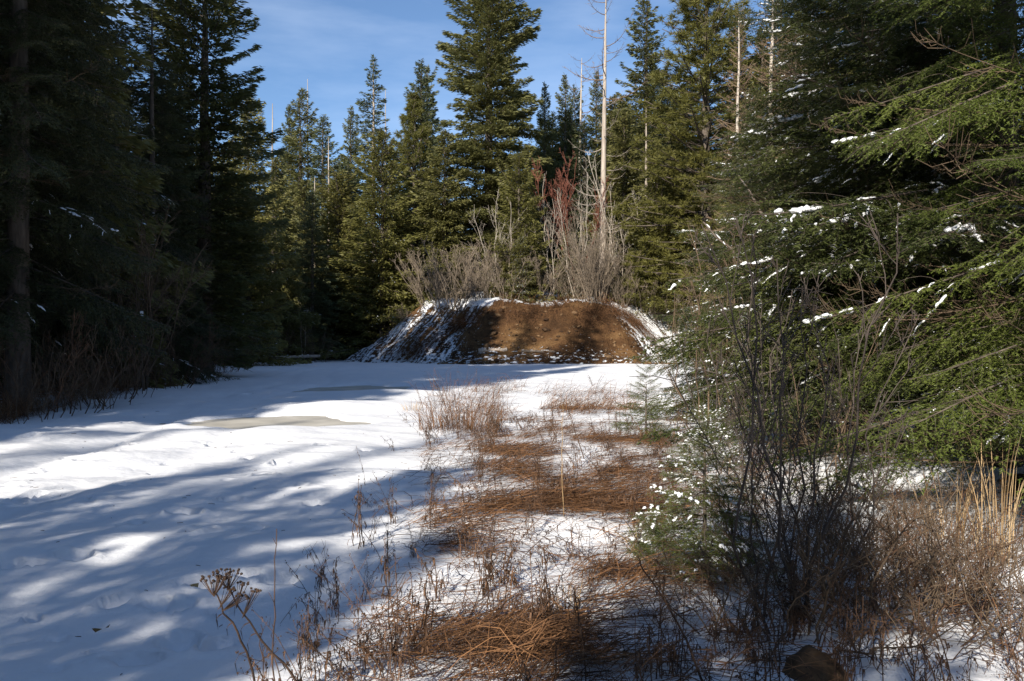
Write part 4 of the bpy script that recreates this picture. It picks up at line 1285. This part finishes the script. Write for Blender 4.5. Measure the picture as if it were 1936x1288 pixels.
mk, mn, mb_ = newmat('white plastic marker')
mb_.inputs['Base Color'].default_value = (.85, .86, .88, 1)
b = MB()
hx, hy, hz = .045, .006, .075
V = [(sx * hx, sy * hy, sz * hz) for sz in (-1, 1) for sx, sy in ((-1, -1), (1, -1), (1, 1), (-1, 1))]
b.add(V, [[0, 3, 2, 1], [4, 5, 6, 7], [0, 1, 5, 4], [1, 2, 6, 5], [2, 3, 7, 6], [3, 0, 4, 7]], 0)
mx_, my_, mz_ = at(268, 593, 24.6)
t = thing('marker_tag', 'small white marker tag glinting in the large bare shrub on the left', 'marker', (mx_, my_, mz_), .3)
link('plate', b.mesh('plate', [mk]), t)
b = MB()
b.tubes(np.array([[0, .012, .09], [0, .012, -1.0], [0.02, .03, -mz_ - .05]]), np.full((1, 3), .012), 6, 0, .5)
link('stake', b.mesh('stake', [M['bark']]), t)


# clods and stones on the bare face of the bank
cr = np.random.default_rng(91)
b = MB()
for i in range(420):
    x = cr.uniform(-5, 11); dd = cr.uniform(0, 1) ** 1.6 * 4.6
    y = 56 + dd + cr.uniform(-.3, .3)
    q = cr.uniform(.03, .11) * (1 + 1.2 * (cr.uniform() < .08))
    b.blob((x, y, gz(x, y) + q * .25), cr.normal(0, 1, 3) * [1, 1, .4], q * cr.uniform(1, 1.6), q, q * .75, 0, cr, 7, 5, .3, cr.uniform(0, 1))
M['clod'] = woody('earth clods', (0.035, 0.019, 0.010), (0.20, 0.125, 0.065), 6, 1.0, .6)
o = link('earth_clods', b.mesh('earth_clods', [M['clod']]))
o['kind'] = 'stuff'
tag(o, 'loose clods and stones strewn over the bare brown face of the bank', 'clods')

# ------------------------------------------------------------------ dead weeds
def weed(seed, H, lean, heads=True, leaves=12, branches=5, r=.0032, mat='weed', stems=1):
    rng = np.random.default_rng(seed)
    b = MB(); n = 7
    H0, lean0 = H, lean
    for st in range(stems):
        H = H0 * (1 if st == 0 else rng.uniform(.45, 1.05)); lean = lean0 + (0 if st == 0 else rng.normal(0, .35))
        turn = 0 if st == 0 else rng.normal(0, .8)
        s = np.linspace(0, 1, n)
        P = np.stack([lean * H * s ** 1.6, np.cumsum(rng.normal(0, .02, n)) * H, H * s * (1 - .12 * abs(lean) * s)], -1)
        P[0] = 0
        if rng.uniform() < .3:
            kk = rng.integers(3, 6); P[kk:, 2] = P[kk, 2] - (P[kk:, 2] - P[kk, 2]) * rng.uniform(.2, .9)
        P = np.stack([P[:, 0] * math.cos(turn) - P[:, 1] * math.sin(turn), P[:, 0] * math.sin(turn) + P[:, 1] * math.cos(turn), P[:, 2]], -1)
        P[:, 2] = np.maximum(P[:, 2], 0)
        if st:
            P[:, :2] += rng.normal(0, .05, 2)
        ti = rng.uniform(.1, .9)
        b.tubes(P, (r * (1.15 - .6 * s))[None], 4, 0, ti)
        ends = [P[-1]]
        for i in range(branches):
            t = rng.uniform(.3, .98) * (n - 1); j = min(n - 2, int(t)); p = P[j] + (P[j + 1] - P[j]) * (t - j)
            a = rng.uniform(0, 6.28); l = H * rng.uniform(.08, .28); d = unit(np.array([math.cos(a), math.sin(a), rng.uniform(.1, 1.3)]))
            Q = np.stack([p, p + d * l * .5, p + d * l + [0, 0, l * .12]])
            b.tubes(Q, np.array([[r * .7, r * .6, r * .45]]), 3, 0, ti)
            ends.append(Q[-1])
        m = leaves
        t = rng.uniform(.1, .95, m) * (n - 1); j = np.minimum(n - 2, t.astype(int)); p = P[j] + (P[j + 1] - P[j]) * (t - j)[:, None]
        a = rng.uniform(0, 6.28, m); l = rng.uniform(.02, .06, m)
        o = np.stack([np.cos(a), np.sin(a), 0 * a], -1)
        LP = np.stack([p, p + o * (l * .5)[:, None] + [0, 0, .004], p + o * (l * .8)[:, None] - np.stack([0 * l, 0 * l, l * .5], -1), p + o * (l * .6)[:, None] - np.stack([0 * l, 0 * l, l * 1.1], -1)], 1)
        S = np.stack([-np.sin(a), np.cos(a), rng.normal(0, .3, m)], -1)
        b.ribbons(LP, np.array([[.002, .010, .008, .002]]), unit(S), 0, rng.uniform(.1, .9, m))
        if heads:
            for e_ in ends[:4]:
                for k in range(rng.integers(1, 4)):
                    q = rng.uniform(.003, .006)
                    b.blob(e_ + rng.normal(0, .008, 3), [0, .3, 1], q * 1.3, q, q, 0, rng, 5, 4, .2, .2)
    return b.mesh('dead_weed', [M[mat]])


WEED = [weed(300 + i, rs.uniform(.35, .75), rs.uniform(-.1, .8), i % 3 != 0, int(rs.integers(6, 13)), int(rs.integers(2, 5)), stems=1 if i < 3 else int(rs.integers(3, 7))) for i in range(14)]
MUL = [weed(330 + i, rs.uniform(.25, .5), rs.uniform(.1, 1.3), i % 2 == 0, 7, 3, .0024, stems=5) for i in range(6)]
cnt = 0
while cnt < 290:
    y = 3.2 + 14 * rs.uniform() ** 1.5
    xl = -1.05 - .02 * (y - 4) + .35 * rs.normal(0, .3)
    x = xl + rs.uniform(0, 1) ** 1.15 * (3.2 + .10 * y)
    if x > 2.4 + .1 * y:
        continue
    k = float(fbm(np.array([x * 1.3]), np.array([y * .9]), 210, 2)[0])
    if k < .42 and rs.uniform() < .75:
        continue
    # the bare snow pocket between grass and dark clump
    if (x - .75) ** 2 / .25 + (y - 4.9) ** 2 / .5 < 1 and rs.uniform() < .8:
        continue
    mesh_ = WEED[rs.integers(14)] if rs.uniform() < .6 else MUL[rs.integers(6)]
    o = link('dead_weed', mesh_, None, (x, y, gz(x, y) - .01), (0, 0, rs.uniform(0, 6.28) if rs.uniform() < .4 else rs.normal(2.8, .7)), rs.uniform(.5, 1.0))
    tag(o, 'dead brown weed stalk with curled leaves among its like in the snowy verge', 'weed', 'dead weed stalks in the snowy verge')
    cnt += 1
# sparse weeds standing out on the road side
for i, (px, py, top) in enumerate([(690, 930, 850), (640, 1150, 1010), (600, 1150, 1040), (690, 1120, 1020), (745, 860, 800), (800, 780, 720), (700, 1260, 1170), (640, 1280, 1210), (840, 770, 700), (770, 800, 755), (900, 740, 690), (960, 745, 700), (1230, 730, 690), (1120, 730, 700)]):
    x, y = gp(px, py)
    H = (py - top) / FPX * y
    o = link('dead_weed', WEED[i % 5], None, (x, y, gz(x, y) - .01), (0, 0, rs.normal(2.8, .6)), H / .65)
    tag(o, 'lone brown weed stalk standing apart in clean snow at the edge of the verge', 'weed', 'lone weed stalks at the edge of the verge')


def stalk(name, label, cat, pts, r, mat='weed', tint=.3):
    P_ = np.array(pts, float)
    base = P_[0].copy()
    # smooth the polyline
    tt = np.linspace(0, len(P_) - 1, 12)
    Q = np.stack([np.interp(tt, np.arange(len(P_)), P_[:, k]) for k in range(3)], -1) - base
    Q[1:-1] += rs.normal(0, .004, (10, 3))
    t = thing(name, label, cat, tuple(base))
    b = MB()
    b.tubes(Q, (r * np.linspace(1.2, .55, 12))[None], 5, 0, tint)
    return t, Q, b


# the flat headed seed stalks in the left foreground
def gpt(px, py, d):
    return at(px, py, d)


for (pts, lab) in [([(495, 1340, 3.3), (470, 1240, 3.25), (440, 1185, 3.2), (418, 1140, 3.15), (405, 1118, 3.12)], 'dark stalk with narrow flat seed head at the bottom left, left of a leaning pair'),
                   ([(590, 1330, 3.3), (540, 1260, 3.3), (490, 1205, 3.25), (452, 1155, 3.2), (432, 1105, 3.15)], 'dark stalk with wide flat seed head at the bottom left, right of a leaning pair')]:
    t, Q, b = stalk('seed_stalk', lab, 'weed', [gpt(*p) for p in pts], .0045, 'weed', .1)
    link('stalk', b.mesh('stalk', [M['weed']]), t)
    for h in range(3):
        hb = MB()
        o0 = Q[-1] if h == 0 else Q[-2 - h]
        c0 = Q[-1] + (np.array([0, 0, .0]) if h == 0 else np.array([.05 * h, .02, -.03 - .02 * h]))
        nr = 26 if h == 0 else 10
        w_ = .055 if h == 0 else .022
        for k in range(nr):
            c = c0 + np.array([rs.uniform(-w_, w_), rs.uniform(-w_ * .6, w_ * .6), rs.normal(.028, .006) + .02])
            hb.tubes(np.stack([o0 - [0, 0, .02], (o0 + c) / 2 - [0, 0, .012], c])[None], np.array([[.0016, .0013, .001]]), 3, 0, .1)
            hb.blob(c, [.2, 0, 1], .0045, .0058, .0058, 0, rs, 7, 4, .3, .05)
        link('seed_head', hb.mesh('seed_head', [M['weed']]), t)
    lb = MB()
    for k in range(5):
        p = Q[rs.integers(2, 10)]
        a = rs.uniform(2, 4.5); l = rs.uniform(.04, .08)
        LP = np.stack([p, p + [l * .4 * math.cos(a), 0, -.01], p + [l * .7 * math.cos(a), .01, -l * .6], p + [l * .5 * math.cos(a), 0, -l * 1.2]])[None]
        lb.ribbons(LP, np.array([[.003, .008, .009, .002]]), np.array([[0, .8, .6]]), 0, .1)
    link('leaf', lb.mesh('leaf', [M['weed']]), t)

TALL = [([(520, 1330, 3.5), (516, 1200, 3.5), (519, 1100, 3.5), (523, 1000, 3.5)], .0032, 'weed', 'single thin upright dead stem at the bottom left, right of the flat seed heads'),
        ([(497, 1330, 3.5), (493, 1180, 3.5)], .0028, 'weed', 'short thin dead stem between the flat seed heads and the upright stem'),
        ([(1340, 1320, 3.7), (1300, 1215, 3.8), (1255, 1130, 3.9), (1215, 1075, 4.0), (1205, 1050, 4.0)], .0055, 'weed', 'long dark leaning stem crossing the snow pocket left of the dark clump'),
        ([(1066, 985, 7.4), (1063, 900, 7.4), (1062, 830, 7.4), (1064, 765, 7.4)], .004, 'straw', 'single pale straw stem standing upright in the middle of the verge'),
        ([(1105, 870, 11.0), (1095, 835, 11.0), (1078, 785, 11.0), (1072, 770, 11)], .006, 'weed', 'dark curved stem standing in the verge below the ditch'),
        ([(940, 962, 8), (934, 900, 8), (930, 850, 8), (926, 790, 8)], .004, 'weed', 'slim dark stem left of the pale straw stem')]
for pts, r, mat, lab in TALL:
    t, Q, b = stalk('dead_weed', lab, 'weed', [gpt(*p) for p in pts], r, mat, .35)
    for k in range(6):
        p = Q[rs.integers(3, 11)]; a = rs.uniform(0, 6.28); l = rs.uniform(.02, .07)
        d = np.array([math.cos(a) * .4, math.sin(a) * .4, .8])
        b.tubes(np.stack([p, p + d * l * .5, p + d * l])[None], np.array([[r * .5, r * .45, r * .35]]), 3, 0, .3)
    link('stem', b.mesh('stem', [M[mat]]), t)

# ------------------------------------------------------------------ matted grass: nobody could count it
gr = np.random.default_rng(77)
PAT = []   # x, y, rx, ry, number, lift, direction, spread


def patch(px, py, wpx, hpx, n, lift=.05, ang=-.9, sp=.3, lmul=1.0):
    x, y = gp(px, py)
    rx = wpx / FPX * y / 2
    ry = (gp(px, py - hpx / 2)[1] - gp(px, py + hpx / 2)[1]) / 2
    PAT.append((x, y, rx, ry, n, lift, ang, sp, lmul))


patch(885, 790, 150, 70, 1100, .35, -.5, 1.0)
patch(850, 765, 90, 40, 350, .4, 2.4, .9)
patch(915, 745, 90, 25, 350, .22, -.3, .9)
patch(970, 736, 60, 14, 160, .2, -.3, .9)
patch(1080, 745, 170, 22, 500, .22, -.2, .7)
patch(1110, 772, 190, 30, 2200, .2, -.2, .7)
patch(960, 857, 260, 30, 950, .08, -.15, .22)
patch(900, 885, 180, 60, 500, .12, -.3, .6)
patch(1010, 815, 150, 16, 350, .08, -.1, .25)
patch(1150, 840, 220, 40, 1000, .06, -.95, .22)
patch(1190, 880, 150, 50, 800, .07, -1.0, .3)
patch(1040, 900, 260, 40, 700, .08, -.7, .3)
patch(1010, 948, 330, 45, 1300, .08, -.8, .28)
patch(1120, 965, 240, 50, 1000, .08, -.9, .3)
patch(880, 1000, 200, 50, 350, .07, -.5, .5)
patch(950, 1040, 300, 70, 700, .07, -.7, .45)
patch(880, 1110, 260, 90, 450, .10, -.5, .8)
patch(1000, 1130, 260, 90, 400, .08, -.9, .6)
patch(860, 1200, 230, 90, 300, .10, -.6, .9)
patch(980, 1230, 300, 90, 420, .09, -.8, .7)
patch(1110, 1060, 180, 80, 250, .10, -.9, .7)
patch(1020, 1000, 560, 420, 5200, .08, -.7, .6)
patch(980, 1130, 560, 300, 2400, .10, -.7, .9)
patch(1060, 860, 560, 170, 4200, .08, -.5, .5)
patch(1330, 1080, 140, 80, 350, .08, -.6, .8)
patch(1240, 940, 160, 80, 350, .1, -.9, .6)
patch(1330, 860, 240, 110, 1100, .2, -.6, 1.0)
patch(1600, 1100, 400, 150, 900, .15, -.6, 1.2)
patch(1750, 1000, 350, 150, 800, .2, -.6, 1.2)
patch(1850, 1180, 250, 150, 500, .15, -.6, 1.2)
patch(1300, 1230, 300, 110, 250, .12, -.6, 1.2)
patch(1260, 770, 160, 60, 450, .2, -.6, 1.0)
patch(1380, 760, 220, 50, 500, .2, -.6, 1.0)
for px in range(-20, 400, 26):
    py = 790 - px * .205
    patch(px, py + gr.uniform(-3, 5), 60, 12, 230, .30, gr.uniform(-3, 3), 1.2)
    patch(px, py - 10, 70, 12, 200, .35, gr.uniform(-3, 3), 1.2, 1.3)
for i in range(46):
    PAT.append((-8.5 + 19 * (i + gr.uniform()) / 46, 60.6 + gr.uniform(-1.0, 1.0), .8, .5, 200, .45, -1.57, .8, 1.7))
gb = MB()
for x, y, rx, ry, n, lift, ang, sp, lmul in PAT:
    r = np.sqrt(gr.uniform(0, 1, n)); a = gr.uniform(0, 6.28, n)
    bx_ = x + rx * r * np.cos(a); by_ = y + ry * r * np.sin(a)
    nf = fbm(bx_ * 1.6, by_ * 1.3, 400, 4)
    keep = (nf > .50) | (gr.uniform(0, 1, n) < .10)
    bx_, by_, nf = bx_[keep], by_[keep], nf[keep]
    n = len(bx_)
    th = ang + (nf - .5) * 3.0 + gr.normal(0, sp, n)
    l = gr.uniform(.18, .55, n) * lmul * (1 + .012 * y)
    up = np.abs(gr.normal(0, lift, n)) + .01
    s = np.linspace(0, 1, 4)
    hx_ = l[:, None] * s; hz_ = up[:, None] * (1.6 * s - .95 * s ** 2) * 1.5
    curl = gr.normal(0, .45, n)[:, None] * s ** 2 + (gr.uniform(0, 1, n) < .25)[:, None] * gr.normal(0, 1.1, n)[:, None] * (s > .5)
    X_ = bx_[:, None] + hx_ * np.cos(th[:, None] + curl); Y_ = by_[:, None] + hx_ * np.sin(th[:, None] + curl)
    G_ = ground_h(X_, Y_) if y < 54 else np.maximum(ground_h(X_, Y_), bank_h(X_, Y_)[0])
    Z_ = G_ + .004 + hz_ + gr.uniform(0, .03, n)[:, None]
    wd = np.array([1, 1, .8, .3]) * gr.uniform(.0025, .0055, n)[:, None] * (1 + .03 * y)
    S = unit(np.stack([-np.sin(th), np.cos(th), gr.normal(0, .6, n)], -1))
    gb.ribbons(np.stack([X_, Y_, Z_], -1), wd, S, 0, np.clip(gr.normal(.5, .3, n), 0, 1))
o = link('matted_grass', gb.mesh('matted_grass', [M['grass']]))
o['kind'] = 'stuff'
tag(o, 'flattened red brown dead grass lying over the snow along the verge and forest edge', 'grass')


# tall dry grass clumps
FRINGE = [(px, 786 - px * .203 + gr.uniform(-2, 3)) for px in range(5, 390, 32)]
def clump(x, y, n, H, label, mat='straw', spread=.12, group=None, lean=.25):
    b = MB()
    a = gr.uniform(0, 6.28, n); r = spread * np.sqrt(gr.uniform(0, 1, n))
    p = np.stack([r * np.cos(a), r * np.sin(a), 0 * a], -1)
    d = np.stack([np.cos(a), np.sin(a), 0 * a], -1) * np.abs(gr.normal(0, lean, n))[:, None]
    s = np.linspace(0, 1, 5)
    h = H * gr.uniform(.5, 1.1, n)
    PP = p[:, None, :] + d[:, None, :] * (h[:, None] * s ** 1.8)[:, :, None]
    PP[:, :, 2] += h[:, None] * (s - .12 * s ** 3)
    th = gr.uniform(0, 6.28, n)
    b.ribbons(PP, np.array([[.006, .006, .0055, .004, .001]]) * gr.uniform(.7, 1.2, n)[:, None], np.stack([np.cos(th), np.sin(th), 0 * th], -1), 0, gr.uniform(0, 1, n))
    o = link('grass_clump', b.mesh('grass_clump', [M[mat]]), None, (x, y, gz(x, y) - .02))
    return tag(o, label, 'grass', group)


x, y = at(1890, 1000, 6.0)[:2]
clump(x, y, 46, 1.05, 'tall upright pale dry grass at the right edge under the boughs', spread=.16)
x, y = at(1800, 1050, 6.6)[:2]
clump(x, y, 26, .8, 'thinner dry grass left of the tall pale grass at the right edge', spread=.2)
x, y = gp(1215, 1040)
clump(x, y, 40, .30, 'pale dry grass tuft beside the tiny fir seedling', spread=.07, lean=.5)
x, y = gp(1080, 1150)
clump(x, y, 40, .30, 'pale dry grass tuft in the middle of the bottom verge', spread=.08, lean=.5)
x, y = gp(780, 778)
clump(x, y, 40, .30, 'small straw tuft on clean snow by the near frozen puddle', 'straw', .2, lean=.6)
x, y = gp(872, 815)
clump(x, y, 420, .60, 'big red brown grass clump on the snow right of the near frozen puddle', 'grass', .75, None, .55)

lb = MB()
n = 170
y = 3.5 + 16 * gr.uniform(0, 1, n) ** 1.6; x = -1.0 - (2 + .55 * y) * gr.uniform(0, 1, n) ** 1.3 + gr.normal(0, .3, n)
l = gr.uniform(.004, .022, n) * (1 + gr.uniform(0, 1, n) ** 6 * 3); th = gr.uniform(0, 6.28, n)
dx, dy = np.cos(th) * l, np.sin(th) * l
PP = np.stack([np.stack([x - dx, y - dy, ground_h(x - dx, y - dy) + .004], -1), np.stack([x, y, ground_h(x, y) + .005 + l * gr.uniform(-.05, .12, n)], -1), np.stack([x + dx, y + dy, ground_h(x + dx, y + dy) + .004], -1)], 1)
lb.tubes(PP, np.full((n, 3), .0018) * (1 + .05 * y[:, None]), 3, 0, gr.uniform(0, .6, n))
o = link('fallen_twigs', lb.mesh('fallen_twigs', [M['weed']]))
o['kind'] = 'stuff'
tag(o, 'scattered needles and twig bits lying on the snowy road', 'twigs')

for i, (px, py) in enumerate(FRINGE):
    x, y = gp(px, py)
    clump(x, y, 90, gr.uniform(.3, .6), ORD[i] + ' dry grass tuft from the left picture edge along the forest edge', 'straw' if i % 2 else 'grass', .45, 'dry grass tufts along the left forest edge', .6)
